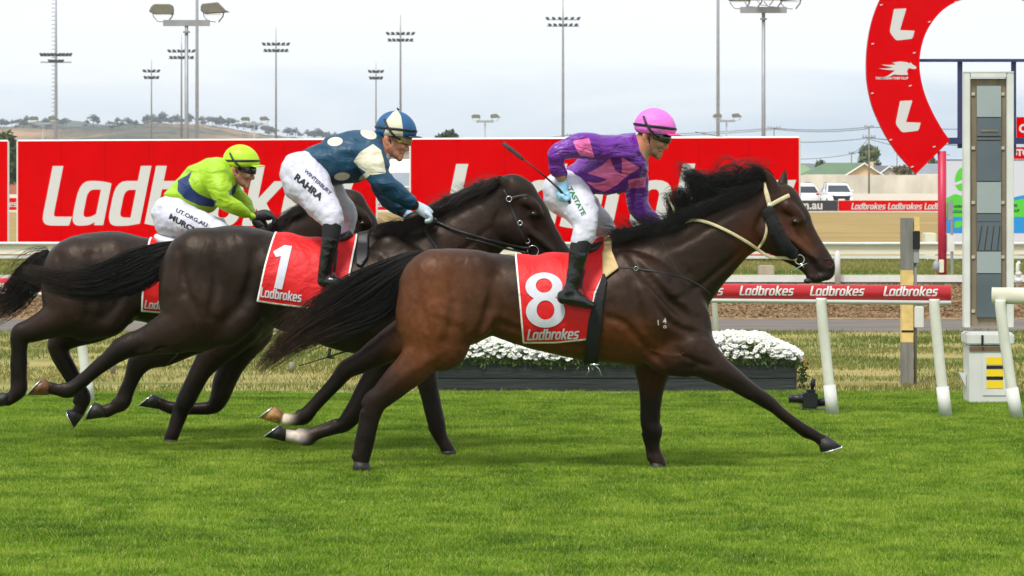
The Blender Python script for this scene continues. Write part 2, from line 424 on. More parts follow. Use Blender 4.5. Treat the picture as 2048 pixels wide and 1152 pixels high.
# ------------------------------------------------------------------ ground and track
def ground_mat(name, cols, scale=3.0, rough=.95, bump=.5, bscale=30, stretch=(1,1,1)):
    m = bpy.data.materials.new(name); m.use_nodes = True; nt = m.node_tree; b = nt.nodes['Principled BSDF']; b.inputs['Roughness'].default_value = rough
    b.inputs['Specular IOR Level'].default_value = .2
    t = N(nt, 'ShaderNodeTexCoord'); mp = N(nt, 'ShaderNodeMapping'); mp.inputs['Scale'].default_value = stretch; nt.links.new(t.outputs['Object'], mp.inputs[0])
    n = N(nt, 'ShaderNodeTexNoise'); n.inputs['Scale'].default_value = scale; n.inputs['Detail'].default_value = 8; n.inputs['Roughness'].default_value = .65
    nt.links.new(mp.outputs[0], n.inputs['Vector']); r = N(nt, 'ShaderNodeValToRGB'); cr = r.color_ramp
    while len(cr.elements) < len(cols): cr.elements.new(.5)
    for i, c in enumerate(cols): cr.elements[i].position = .3+.4*i/(len(cols)-1); cr.elements[i].color = (*c, 1)
    nt.links.new(n.outputs['Fac'], r.inputs[0]); nt.links.new(r.outputs[0], b.inputs['Base Color'])
    n2 = N(nt, 'ShaderNodeTexNoise'); n2.inputs['Scale'].default_value = bscale; n2.inputs['Detail'].default_value = 6; nt.links.new(mp.outputs[0], n2.inputs['Vector'])
    bp = N(nt, 'ShaderNodeBump'); bp.inputs['Strength'].default_value = bump; bp.inputs['Distance'].default_value = .05
    nt.links.new(n2.outputs['Fac'], bp.inputs['Height']); nt.links.new(bp.outputs[0], b.inputs['Normal']); return m
def strip(name, y0, y1, z, m, x0=-600, x1=600, wob=0.0, thick=.12, skew=0.0):
    """ground layer with a gently wavering edge and a closed underside skirt"""
    n = 240; X = np.concatenate([[x0], np.linspace(-30, 30, n), [x1]]); g = np.random.default_rng(int(y0*10))
    w0 = np.convolve(g.normal(0, 1, n+12), np.ones(9)/9, 'same')[:n+2]*wob; w1 = np.convolve(g.normal(0, 1, n+12), np.ones(9)/9, 'same')[:n+2]*wob
    V = [(x, y0+a+skew*x, z) for x, a in zip(X, w0)]+[(x, y1+b+skew*x, z) for x, b in zip(X, w1)]+[(x, y0+a+skew*x, z-thick) for x, a in zip(X, w0)]
    k = n+2; Fc = [(i, i+1, k+i+1, k+i) for i in range(k-1)]+[(2*k+i, 2*k+i+1, i+1, i) for i in range(k-1)]
    return tag(mk(name, V, Fc, m, None, (0, 0, 0)), kind='structure')
gm = ground_mat('dry_paddock_ground', [S(128,106,62), S(152,128,78), S(172,148,96)], .5, stretch=(.25,1,1))
s_ = 9000
g0 = mk('ground', [(-s_,-50,-.02),(s_,-50,-.02),(s_,s_,-.02),(-s_,s_,-.02)], [(0,1,2,3)], gm, None, (0,0,0)); tag(g0, kind='structure')
turf = strip('turf_track', 2, 28.1, 0.0, ground_mat('turf_soil_and_thatch', [S(66,92,28), S(92,120,38), S(116,140,52)], 2.2, bump=.6), wob=.05)
strip('grass_verge', 28.1, 39.6, -.004, ground_mat('dry_verge', [S(84,100,44), S(112,118,58), S(144,134,80), S(160,144,88), S(104,114,52)], 1.3, stretch=(.3,1,1)), wob=.16)
strip('service_road', 39.5, 43.2, .0, ground_mat('grey_gravel_road', [S(96,90,86), S(112,104,98), S(130,120,110)], 2.5, stretch=(.2,1,1)), wob=.15)
strip('dirt_track', 43.0, 63, .006, ground_mat('harrowed_brown_dirt', [S(86,72,54), S(120,100,76), S(144,124,96), S(176,154,124)], 5.5, bump=1.0, bscale=9, stretch=(.45,1,1)), wob=.25)
strip('grass_strip', 63, 77, .01, ground_mat('inside_grass', [S(84,104,42), S(118,124,56), S(150,132,80)], 1.2, stretch=(.3,1,1)), wob=.4)
strip('car_park', 191, 452, .0, ground_mat('pale_car_park', [S(180,168,148), S(192,182,164), S(202,192,176)], .3))
def noise2(x, y, seed=0, cell=1.0):
    g = np.random.default_rng(seed); G = g.random((256, 256)); xi = np.floor(x/cell).astype(int); yi = np.floor(y/cell).astype(int); fx = x/cell-xi; fy = y/cell-yi
    fx = fx*fx*(3-2*fx); fy = fy*fy*(3-2*fy); a = G[xi % 256, yi % 256]; b = G[(xi+1) % 256, yi % 256]; c = G[xi % 256, (yi+1) % 256]; d = G[(xi+1) % 256, (yi+1) % 256]
    return (a*(1-fx)+b*fx)*(1-fy)+(c*(1-fx)+d*fx)*fy
def grass(name, label, n, y0, y1, ht, wd, cfun, m, lean=.5, z0=0.0, seed=3, dens=None):
    g = np.random.default_rng(seed); Y = np.sqrt(g.uniform(y0*y0, y1*y1, n)); X = g.uniform(-1, 1, n)*(Y*1030/F+.7)
    if dens is not None: k = dens(X, Y, g); X, Y = X[k], Y[k]; n = len(X)
    tuft = noise2(X, Y, 5, .16)*.5+noise2(X, Y, 6, .5)*.5
    H_ = ht*(.55+.9*tuft)*g.uniform(.6, 1.25, n); a = g.uniform(0, 6.283, n); L_ = g.uniform(0, lean, n)*H_; b = g.uniform(0, 6.283, n); W_ = wd*g.uniform(.7, 1.3, n)
    dx, dy = np.cos(a)*W_, np.sin(a)*W_*.5; lx, ly = np.cos(b)*L_, np.sin(b)*L_; z = np.full(n, z0)
    V = np.stack([np.stack([X-dx, Y-dy, z], 1), np.stack([X+dx, Y+dy, z], 1), np.stack([X+dx*.7+lx*.45, Y+dy*.7+ly*.45, z+H_*.6], 1), np.stack([X-dx*.7+lx*.45, Y-dy*.7+ly*.45, z+H_*.6], 1), np.stack([X+lx, Y+ly, z+H_*.97], 1)], 1).reshape(-1, 3)
    i = np.arange(n)[:, None]*5; T = np.concatenate([i+[0, 1, 2], i+[0, 2, 3], i+[3, 2, 4]], 0).astype(np.int32)
    C = np.repeat(cfun(X, Y, g), 5, 0); o = mk(name, V, T, m, None, (0, 0, 0), attrs={'blade': C}); tag(o, label, 'grass', kind='stuff'); return o
def blade_mat(name):
    m = mat_masks(name, (1,1,1), [], rough=.6, spec=.25, attrcol='blade', var=0); nt = m.node_tree; b = nt.nodes['Principled BSDF']
    tr = N(nt, 'ShaderNodeBsdfTranslucent'); a = N(nt, 'ShaderNodeAttribute', attribute_name='blade'); ms = N(nt, 'ShaderNodeMixShader'); ms.inputs[0].default_value = .35
    nt.links.new(a.outputs['Color'], tr.inputs[0]); nt.links.new(b.outputs[0], ms.inputs[1]); nt.links.new(tr.outputs[0], ms.inputs[2]); nt.links.new(ms.outputs[0], nt.nodes['Material Output'].inputs[0]); return m
M_blade = blade_mat('grass_blade')
def gcol(X, Y, g):
    t = np.clip(noise2(X, Y, 11, .35)*.4+noise2(X*.6, Y, 12, 1.3)*.22+noise2(X*.6, Y, 13, .09)*.6-.10+g.normal(0, .2, len(X)), 0, 1)[:, None]
    a, b, c = np.array(S(68,100,20)), np.array(S(116,149,32)), np.array(S(158,178,64))
    C = np.where(t < .5, a+(b-a)*t*2, b+(c-b)*(t-.5)*2); d = g.random(len(X)) < .05; C[d] = np.array(S(170,164,96)); return C
ln = strip('edge_line', 28.06, 28.16, .012, mat('pale_worn_edge', S(166,170,122), .9, var=.2, scale=10), wob=.02, thick=.01)
NB = 980000
grass('turf_grass', 'lush short green turf the horses gallop over', NB, 14.6, 28.2, .027, .0024, gcol, M_blade, 1.3)
def vcol(X, Y, g):
    t = np.clip(noise2(X*.35, Y, 21, .9)*.75+noise2(X*.6, Y, 22, .3)*.35+(31.0-Y)*.035-.08+g.normal(0, .1, len(X)), 0, 1)[:, None]
    return np.array(S(84,108,38))*(1-t)+np.array(S(142,134,76))*t
grass('verge_grass', 'sparse dry grass on the verge behind the running rail', 90000, 28.1, 39.5, .045, .005, vcol, M_blade, 1.0, seed=8, dens=lambda X, Y, g: noise2(X*.5, Y, 31, .6)+g.normal(0, .15, len(X)) > .42)
def icol(X, Y, g):
    t = np.clip(noise2(X*.3, Y, 41, 2)+g.normal(0, .15, len(X)), 0, 1)[:, None]; return np.array(S(92,116,44))*(1-t)+np.array(S(150,140,84))*t
grass('inside_grass', 'rough grass beyond the dirt track in front of the barrier', 50000, 63, 76, .07, .012, icol, M_blade, .8, seed=9)

def dcol(X, Y, g):
    t = np.clip(noise2(X*.4, Y, 51, 1.2)*.6+g.normal(.2, .22, len(X)), 0, 1)[:, None]; return np.array(S(108,86,62))*(1-t)+np.array(S(160,132,100))*t
o_ = grass('dirt_clods', 'loose crumbly clods on the harrowed dirt track', 60000, 43.4, 57.4, .022, .03, dcol, mat_masks('crumbled_dirt', (1,1,1), [], rough=.95, spec=.1, attrcol='blade', var=.2), 1.2, z0=.004, seed=10); o_['category'] = 'dirt'
# ------------------------------------------------------------------ hills and sky haze
def hill(name, Y, prof, depth, m, nx=260, ny=16, rough=1.0, seed=1):
    g = np.random.default_rng(seed); px = np.linspace(prof[0][0], prof[-1][0], nx); pz = np.interp(px, [p[0] for p in prof], [p[1] for p in prof])
    V = []; 
    for j in range(ny):
        v = j/(ny-1); y = Y-depth*(1-v); hgt = math.sin(v*math.pi/2)**.8
        for i in range(nx):
            x = (px[i]-CX)*Y/F; z = (EYE+(HY-pz[i])*Y/F+g.normal(0, .5)*rough)*hgt+(noise2(np.array([x+5000.]), np.array([y]), seed+3, 160)[0]-.5)*24*rough*math.sin(v*math.pi)-4
            V.append((x, y, max(z, -4)))
    Fc = [(j*nx+i, j*nx+i+1, (j+1)*nx+i+1, (j+1)*nx+i) for j in range(ny-1) for i in range(nx-1)]
    b = len(V); V += [(x, y+60, -6) for x, y, z in V[-nx:]]; Fc += [(b-nx+i, b-nx+i+1, b+i+1, b+i) for i in range(nx-1)]
    return tag(mk(name, V, Fc, m, None, (0, 0, 0), smooth=True), kind='structure')
hm = ground_mat('dry_hillside_with_bush', [S(58,64,58), S(68,74,62), S(110,98,74), S(168,134,98), S(180,146,110)], .012, stretch=(.6,1,1.5), bump=.3, bscale=.05)
hill('hill', 2600, [(-420,262),(-100,258),(0,252),(60,250),(120,250),(200,253),(250,252),(300,248),(360,245),(420,247),(460,252),(500,260),(560,270),(620,275),(700,282),(800,296),(900,318),(1000,345),(1100,358)], 900, hm)
hill('far_hill', 3850, [(-600,262),(0,256),(90,246),(130,238),(165,239),(200,245),(330,258),(700,300),(1150,330),(1400,331),(1500,322),(1620,320),(1660,330),(1800,336),(2300,318),(2700,330)], 900, ground_mat('wooded_far_hill', [S(70,84,72), S(96,100,84)], .004), ny=8, seed=5)
# ------------------------------------------------------------------ trees
M_bark = mat('grey_bark', S(96,84,70), .9, var=.3, scale=6)
def leafmat(n, c): 
    m = mat(n, c, .7, var=.5, scale=.7, spec=.2); return m
def tree(name, label, px, ytop, Y, w, base_z=0.0, m=None, seed=0, n=900, leaf=.35, group=None, cat='tree', crown_low=.25, lobes=7):
    g = np.random.default_rng(seed); x = (px-CX)*Y/F; H_ = EYE+(HY-ytop)*Y/F; W_ = w*Y/F/2
    root = thing(name, label, cat, (x, Y, base_z), group)
    mb = MB(); H_ -= base_z; B0 = base_z
    mb.tube([(x, Y, base_z), (x+.05*W_, Y, B0+H_*.35), (x-.05*W_, Y, B0+H_*.7)], [H_*.03, H_*.022, H_*.01], n=8)
    L_ = []
    for k in range(lobes):
        a = g.uniform(0, 6.28); r = W_*g.uniform(.2, .66); zc = B0+H_*(crown_low+(1-crown_low)*g.uniform(.2, .8)); L_.append((x+math.cos(a)*r, Y+math.sin(a)*r, zc, W_*g.uniform(.3, .5), H_*(1-crown_low)*g.uniform(.16, .28)))
        mb.tube([(x, Y, B0+H_*g.uniform(.25, .5)), (L_[-1][0], L_[-1][1], zc)], [H_*.012, H_*.004], n=5)
    L_.append((x, Y, B0+H_*.82, W_*.42, H_*.18))
    mb.build('trunk', M_bark, root, smooth=True)
    V = np.empty((n*4, 3)); idx = g.integers(0, len(L_), n); LL = np.array(L_)[idx]
    d = g.normal(size=(n, 3)); d /= np.linalg.norm(d, axis=1)[:, None]; rr = g.uniform(.35, 1.12, n)**.6
    c = LL[:, :3]+d*np.stack([LL[:, 3], LL[:, 3], LL[:, 4]], 1)*rr[:, None]
    u = g.normal(size=(n, 3)); u /= np.linalg.norm(u, axis=1)[:, None]; v = np.cross(u, d); v /= np.linalg.norm(v, axis=1)[:, None]+1e-6
    s1 = (leaf*g.uniform(.5, 1.3, n))[:, None]; V[0::4] = c-u*s1; V[1::4] = c-v*s1*.5; V[2::4] = c+u*s1; V[3::4] = c+v*s1*.5
    mk('crown', V, np.arange(n*4).reshape(n, 4), m, root); return root
M_leafA = leafmat('dark_green_leaves', S(58,74,36)); M_leafB = leafmat('grey_green_leaves', S(92,104,66)); M_leafC = leafmat('olive_brown_foliage', S(92,82,50)); M_leafH = leafmat('hazed_hillside_gum_leaves', S(92,100,88))  # gum leaves on the hill are greyed to hold distance haze in their colour
tree('garden_tree', 'tall loose tree behind the green roofed house near the power pole', 1738, 288, 520, 52, 0, M_leafB, 41, 900, .5, crown_low=.35)
tree('garden_tree', 'small round dark tree left of the green roofed house', 1640, 319, 500, 44, 0, M_leafA, 42, 700, .45, crown_low=.2)
tree('garden_shrub', 'wide brownish shrub under the tip of the red horseshoe arch', 1806, 332, 462, 86, 0, M_leafC, 43, 1500, .42, cat='shrub', crown_low=.1)
tree('garden_tree', 'small green tree just right of the tip of the red horseshoe arch', 1862, 316, 520, 40, 0, M_leafA, 44, 600, .45)
tree('garden_tree', 'dark tree crown rising above the top edge of the red billboards at mid picture', 903, 262, 520, 78, 0, M_leafA, 45, 1500, .5, crown_low=.6)
tree('garden_tree', 'dense dark green tree at the far left behind the billboards', 12, 262, 330, 100, 0, M_leafA, 46, 2600, .4, crown_low=.12, lobes=9)
# gum trees along the ridge: each one a thing
gt = tree('gum_tree', 'distant gum tree on the hill ridge', 380, 229, 2590, 20, 51.5, M_leafH, 50, 300, .6, 'gum trees along the hill ridge', crown_low=.3, lobes=5)
SC.collection.objects.update() if hasattr(SC.collection.objects, 'update') else None
gk = [o for o in gt.children] if gt.children else [o for o in bpy.data.objects if o.parent == gt]
g = np.random.default_rng(77); prof = [(0,252),(120,250),(250,252),(300,248),(360,245),(420,247),(500,260),(560,270),(620,275),(700,282)]
xs = np.concatenate([g.uniform(290, 480, 46), g.uniform(-20, 290, 12), g.uniform(480, 700, 34)])
tz = P(380, 236, 2600)
xs = np.concatenate([xs, g.uniform(-10, 640, 44)]); lowr = np.arange(len(xs)) >= len(xs)-44
for i, xp in enumerate(xs):
    c = gt.copy(); SC.collection.objects.link(c); yy = np.interp(xp, [p[0] for p in prof], [p[1] for p in prof]); s1 = g.uniform(.45, 1.1)
    Y_ = 2600-(g.uniform(0, 60) if not lowr[i] else g.uniform(120, 420)); yy = yy if not lowr[i] else HY-(HY-yy)*math.sin((1-(2600-Y_)/900)*math.pi/2)**.8*2600/Y_+1; c.location = ((xp-CX)*Y_/F, Y_, EYE+(HY-yy)*Y_/F-.8); c.scale = (s1*g.uniform(.8,1.8),)*2+(s1*g.uniform(.7,1.3),); c.rotation_euler[2] = g.uniform(0, 6)
    for k_ in gk: d = k_.copy(); SC.collection.objects.link(d); d.parent = c
# ------------------------------------------------------------------ floodlight masts
M_galv = mat('galvanised_steel', S(150,152,156), .5, metal=.3, var=.1, scale=3); M_lampdark = mat('dark_lamp_housing', S(62,62,64), .5); M_lamp = mat('weathered_grey_lamp_housing', S(112,110,96), .5, var=.2, scale=8); M_glass = mat('lamp_glass', S(190,200,205), .15, spec=.8)
def mast(label, px, ytip, yl, half, Y, wpx, rows=2, cols=6, group='tall floodlight masts around the course', pegs=False):
    x = (px-CX)*Y/F; r = wpx*Y/F/2; zt = EYE+(HY-ytip)*Y/F; root = thing('floodlight_mast', label, 'floodlight', (x, Y, 0), group)
    zl = EYE+(HY-yl)*Y/F if yl else zt; k = Y/F
    mb = MB(); mb.tube([(x, Y, 0), (x, Y, zl), (x, Y, zt)], [r, r*.6, r*.25 if yl else r*.55], n=10); mb.build('pole', M_galv, root, smooth=True)
    if pegs:
        mb = MB()
        for i in range(40): z = 6+i*(zt-8)/40; mb.box(x-r*1.9, x-r*.5, Y-.03, Y+.03, z-.04, z+.04)
        mb.build('climbing_pegs', M_galv, root)
    if yl:
        hw = half*k; mb = MB()
        for rr in range(rows): z = zl+(rr-.5)*13*k; mb.box(x-hw, x+hw, Y-.08, Y+.08, z-.07, z+.07)
        mb.build('crossarm', M_galv, root)
        for rr in range(rows):
            for c in range(cols):
                u = (c/(cols-1)*2-1)*(.94 if rr else .80); s1 = 4.6*k; z = zl+(rr-.5)*13*k+2.5*k; xx = x+u*hw
                if pegs and rr == 0 and abs(u) > .4: continue
                sg = 1 if u > 0 else -1
                mb = MB(); mb.tube([(xx-sg*s1*.7, Y-.1, z-s1*.25), (xx+sg*s1*.2, Y-.1, z+s1*.15), (xx+sg*s1*.8, Y-.1, z+s1*.5)], [s1*.5, s1*.62, s1*.25], n=8)
                mb.build('lamp', M_lampdark, root, smooth=True)
mast('tall tapered mast with one lamp crossarm at far left', 112, -90, 118, 31, 300, 9, 2, 9, pegs=True)
mast('tall bare mast just right of the twin lamp post at upper left', 394, -260, None, 0, 330, 8)
mast('floodlight mast with two lamp rows partly behind the twin lamp post at upper left', 363, 70, 111, 26, 545, 5)
mast('short far floodlight mast between the leftmost mast and the twin lamp post', 303, 118, 151, 15, 650, 4, 2, 4)
mast('floodlight mast above the rider in lime', 552, 54, 97, 26, 500, 5)
mast('short far floodlight mast above the rider in dark blue', 752, 125, 152, 13, 649, 4, 2, 4)
mast('floodlight mast rising straight above the dark blue cap', 801, 30, 76, 27, 476, 6)
mast('tallest lit floodlight mast at the middle of the sky', 1126, -6, 46, 33, 430, 7)
mast('tall bare mast beside the lamp cluster post right of the pink cap', 1436, -260, None, 0, 330, 8)
def lamp_on(root, cx, cz, Y, s, sg, face):
    """one big floodlight: hooded housing, bracket"""
    mb = MB(); A = []
    prof = [(-.50,-.02),(-.42,.16),(-.30,.27),(.28,.27),(.40,.2),(.42,-.12),(-.34,-.10)]
    if face: prof = [(-.46,.18),(-.40,.28),(-.2,.30),(.18,.34),(.46,.05),(.62,-.03),(.30,-.06),(-.30,-.10),(-.46,0)]
    mb.prism([(cx+p[0]*s, Y-.16, cz+p[1]*s) for p in prof], (0, .34, 0)); h_ = mb.build('lamp_housing', M_lamp, root)
    md = h_.modifiers.new('b', 'BEVEL'); md.width = .03*s; md.segments = 2
    mb = MB(); mb.box(cx-.3*s, cx+.3*s, Y-.15, Y+.15, cz-.135*s, cz-.112*s); mb.build('lamp_glass', M_glass, h_)
    mb = MB(); mb.tube([(cx-.38*s, Y, cz+.0*s), (cx-.34*s, Y, cz-.2*s), (cx-.18*s, Y, cz-.38*s), (cx+.1*s, Y, cz-.40*s)], .018*s, n=6); mb.tube([(cx+.42*s, Y, cz+.08*s), (cx+.36*s, Y, cz-.2*s), (cx+.2*s, Y, cz-.40*s)], .03*s, n=6); mb.build('bracket', M_galv, root, smooth=True)
def twin(label, px, ybar, Y, group='twin lamp posts inside the course', four=False):
    k = Y/F; x = (px-CX)*k; zb = EYE+(HY-ybar)*k; f = Y/110.0; u = 110/F
    root = thing('lamp_post', label, 'lamp post', (x, Y, 0), group)
    MB().tube([(x, Y, 0), (x, Y, zb-.1)], [.085, .065], n=12).build('pole', M_galv, root, smooth=True)
    MB().tube([(x, Y, zb-.36), (x, Y, zb-.30)], [.13, .13], n=12).build('collar', M_galv, root)
    MB().box(x-.85, x+.85, Y-.09, Y+.09, zb-.11, zb+.11).build('crossbar', M_galv, root)
    lamp_on(root, x-.88, zb+.43, Y, .98, -1, False); lamp_on(root, x+.98, zb+.43, Y, .98, 1, True)
    if four:
        lamp_on(root, x-.35, zb+.50, Y+.5, .9, -1, False); lamp_on(root, x+.38, zb+.50, Y+.5, .9, 1, True); lamp_on(root, x+.02, zb+.46, Y-.42, .8, -1, True)
twin('large twin lamp post in the upper left of the sky', 373, 46, 110); twin('post topped by a dense cluster of lamps at the upper right', 1527, 20, 110, four=True)
twin('small far twin lamp post at the far left in front of the hill', 86, 247, 295); twin('small far twin lamp post above the rider in lime', 509, 248, 295)
twin('small far twin lamp post left of the purple rider', 970, 243, 295); twin('small far twin lamp post between the two tall masts right of the pink cap', 1453, 242, 295)
# ------------------------------------------------------------------ billboards
M_red = mat('red_vinyl', S(204,0,2), .75, var=.04, scale=1.5, spec=0.0); M_letter = mat('off_white_vinyl', S(204,203,200), .7, spec=.2); M_edge = mat('white_panel_edge', S(225,222,216), .6)
bl0, bl1 = (36, 79.5), (1598, 73.0)
def Yb(px): t = (px-bl0[0])/(bl1[0]-bl0[0]); a, b = 1/bl0[1], 1/bl1[1]; return 1/(a+(b-a)*t)
def billboard(label, x0, x1, tx=None, cap=118, zt=3.03, zb=.14):
    A = P(x0, 0, Yb(x0)); B = P(x1, 0, Yb(x1)); root = thing('billboard', label, 'billboard', ((A.x+B.x)/2, (A.y+B.y)/2, 0), 'large red billboards in a row')
    A.z = B.z = zb; d = (B-A).normalized(); nrm = Vector((-d.y, d.x, 0))*-1
    if nrm.y > 0: nrm = -nrm
    mb = MB(); mb.prism([A, B, B+Vector((0,0,zt-zb)), A+Vector((0,0,zt-zb))], -nrm*.06); mb.build('panel', M_red, root)
    fr = MB(); e = .035
    for p, q in ((A+Vector((0,0,zt-zb)), B+Vector((0,0,zt-zb))), (B, B+Vector((0,0,zt-zb)))): fr.tube([p-nrm*.03, q-nrm*.03], e, n=4)
    fr.tube([A-nrm*.03, B-nrm*.03], e, n=4); fr.tube([A-nrm*.03-d*.02, A-nrm*.03-d*.02+Vector((0,0,zt-zb))], e, n=4); fr.build('frame', M_edge, root)
    lg = 0
    for t in (.08, .36, .64, .92):
        c = A.lerp(B, t)-nrm*.12; MB().box(c.x-.04, c.x+.04, c.y-.04, c.y+.04, 0, zt-.1).build('leg', M_galv, root)
        MB().tube([c+Vector((0,0,zt*.7)), c-nrm*1.2-Vector((0,0,zb))], .03, n=6).build('brace', M_galv, root)
    if tx:
        for j in range(1, 8):   # panel joints
            p = A+d*((B-A).length*j/8); MB().tube([p+nrm*.001, p+nrm*.001+Vector((0,0,zt-zb))], .004, n=4).build('panel_joint', mat('dark_red_joint', S(150,0,4), .8, spec=0), root)
        V_, T_, w_ = word('Ladbrokes'); ox, yb = tx; L0 = P(ox, yb, Yb(ox)); k = Yb(ox)/F*cap
        t0 = (Vector((L0.x, L0.y, 0))-Vector((A.x, A.y, 0))).length; W = [A+d*(t0+v[0]*k*1.045)+Vector((0, 0, L0.z-zb+v[1]*k))+nrm*.006 for v in V_]
        mk('lettering', W, T_, M_letter, root)
billboard('left full billboard with big white slanted lettering behind the two trailing riders', 36, 752, (82, 451), 119)
billboard('right full billboard with big white slanted lettering behind the purple rider', 822, 1598, (886, 456), 128)
billboard('billboard cut off by the left picture edge', -690, 15)
# ------------------------------------------------------------------ rails and barriers
M_wpaint = mat('white_rail_paint', S(212,212,206), .5, var=.09, scale=5); M_cpaint = mat('aged_cream_paint', S(222,220,196), .5, var=.08, scale=4); M_pvc = mat('cream_pvc_post', S(216,215,202), .45, var=.09, scale=6)
M_redwrap = mat('red_rail_wrap', S(196,14,34), .35, coat=.3); M_shadowline = mat('painted_shade_under_rail', S(70,70,70), .8)  # the dark grey is shade put into colour, for the kerb board gap
# inner white barrier with sheeting
wb = thing('barrier', 'low white panelled barrier between the dirt track and the straw coloured infield', 'barrier', (0, 73, 0))
MB().prism([(-62,73.2,.20),(62,72.2,.20),(62,72.2,.42),(-62,73.2,.42)], (0,.03,0)).build('sheeting', mat('cream_barrier_sheeting', S(222,214,196), .6, var=.08, scale=.8), wb)
MB().tube([(-62,73.15,.46),(62,72.15,.46)], .04, n=8).build('top_rail', M_wpaint, wb, smooth=True); MB().prism([(-62,73.12,.1),(62,72.12,.1),(62,72.12,.17),(-62,73.12,.17)], (0,.03,0)).build('bottom_rail', M_wpaint, wb)
for i in range(-12, 13): x = i*2.45+.5; MB().box(x-.04, x+.04, 72.74-x*.008, 72.82-x*.008, 0, .42).build('post', M_wpaint, wb)
for i, px in enumerate((765, 1770)): pass
kb = thing('kerb_rail', 'long white board rail along the near edge of the inside grass', 'rail', (0, 57.8, 0))
MB().box(-60, 60, 57.75, 57.80, .035, .17).build('board', M_wpaint, kb); MB().box(-60, 60, 57.81, 57.84, 0, .034).build('lower_strip', M_shadowline, kb)  # dark strip below the board stands in for the shade there
bp_ = MB(); x = (1675-CX)*57.6/F; bp_.tube([(x,57.6,0),(x,57.6,.58),(x,57.6,.64)], [.055,.055,.02], n=12)
tag(bp_.build('bollard', M_wpaint, None, (x,57.6,0), smooth=True), 'white round topped marker post right of the leading horse head', 'marker post')
for i, (px, y0, Y_) in enumerate(((1460, 516, 71), (1800, 0, 0))):
    if Y_: q = P(px, 0, Y_); pass
cb = MB(); q = P(1532, 0, 62.5); cb.box(q.x-.16, q.x+.16, 62.3, 62.7, 0, .22, .02); tag(cb.build('concrete_block', mat('concrete', S(170,160,140), .9, var=.15, scale=5), None, (q.x, 62.5, 0)), 'small concrete footing block on the inside grass below the horse chin', 'concrete block')
# running rail
def Yr(px): a, b = 1/27.0, 1/25.1; return 1/(a+(b-a)*(px-180)/(2030-180))
def rail(name, label, x0, x1, zc, rad, m, loc_px):
    A = P(x0, 0, Yr(x0)); B = P(x1, 0, Yr(x1)); A.z = B.z = zc; root = thing(name, label, 'running rail', ((A.x+B.x)/2, (A.y+B.y)/2, 0), 'running rail sections')
    n = 14; pr = [(math.cos(t)*rad*.55, math.sin(t)*rad) for t in np.linspace(0, 2*math.pi, n, endpoint=False)]
    MB().tube([A, B], rad, n=16, flat=.75).build('top_rail', m, root, smooth=True); return root, A, B
def rpost(root, px, lean=24):
    Y = Yr(px); p0 = P(px, 0, Y); p0.z = 0; k = Y/F
    pts = [(p0.x-lean*k*1.0, Y-.02, 1.00), (p0.x-lean*k*.97, Y-.02, .9), (p0.x-lean*k*.62, Y, .55), (p0.x-lean*k*.25, Y, .2), (p0.x, Y, -.02)]
    MB().tube(crom(pts, 4), .045, n=14).build('post', M_pvc, root, smooth=True)
    s_ = MB(); s_.tube([(p0.x-lean*k*.30, Y, .26), (p0.x, Y, .0)], [.053,.055], n=14); s_.build('post_sleeve', M_wpaint, root, smooth=True)
rr, A_, B_ = rail('running_rail', 'red wrapped running rail with repeated white lettering passing behind the leading horse', -900, 1902, 1.045, .068, M_redwrap, 0)
MB().tube([A_+Vector((0,0,-.075)), B_+Vector((0,0,-.075))], .022, n=8, flat=2.2).build('rail_edge', M_wpaint, rr, smooth=True)
for px in (-560, -190, 178, 1666, 1892): rpost(rr, px)
V_, T_, w_ = word('Ladbrokes'); kx = 24.6
dr = (B_-A_).normalized()
txs = [1766, 1619, 1478, 1337, 1195, 1050, 905, 760, 615, 470, 325, 180, 38-75, -110-75, -255-75]
bt = Surf(*(lambda o: (np.array([v.co[:] for v in o.data.vertices])+np.array(ORG[o.name]), [tuple(p.vertices) for p in o.data.polygons]))([o for o in bpy.data.objects if o.name.startswith('top_rail')][-1]))
for tx in txs: decal(bt, V_, T_, (tx, 592+(tx-1766)*.0035), (20.5, .05), (0, -19.5), rr, 'lettering', M_letter, .004, 8)
r2, A2, B2 = rail('running_rail', 'plain white running rail starting at the right picture edge', 1984, 2500, 1.03, .070, M_cpaint, 0)
for px in (2034, 2290): rpost(r2, px, 34)
for lbl, px, yt, yb, Y_, wpx in (('thin grey green stake rising behind the white flowers beside the leading horse chest', 1440, 600, 0, 30.5, 12),):
    q = P(px, 0, Y_); k = Y_/F; tag(MB().tube([(q.x-12*k, Y_, EYE-(598-HY)*k), (q.x, Y_, 0)], wpx*k/2, n=10).build('stake', mat('grey_green_paint', S(140,142,122), .7), None, (q.x, Y_, 0), smooth=True), lbl, 'stake')
for lbl, px, y0, y1, Y_ in (('short grey peg in the verge under the tail tip of the leading horse', 583, 724, 746, 31.2), ('grey peg in the verge below the belly of the rearmost horse', 226, 715, 752, 31.0), ('thin wooden peg in the verge between the two trailing horses', 335, 690, 718, 33.5)):
    q = P(px, 0, Y_); k = Y_/F; tag(MB().tube([(q.x, Y_, EYE-(y0-HY)*k), (q.x, Y_, 0)], 5*k, n=8).build('peg', mat('weathered_peg', S(130,128,120), .8), None, (q.x, Y_, 0), smooth=True), lbl, 'peg')
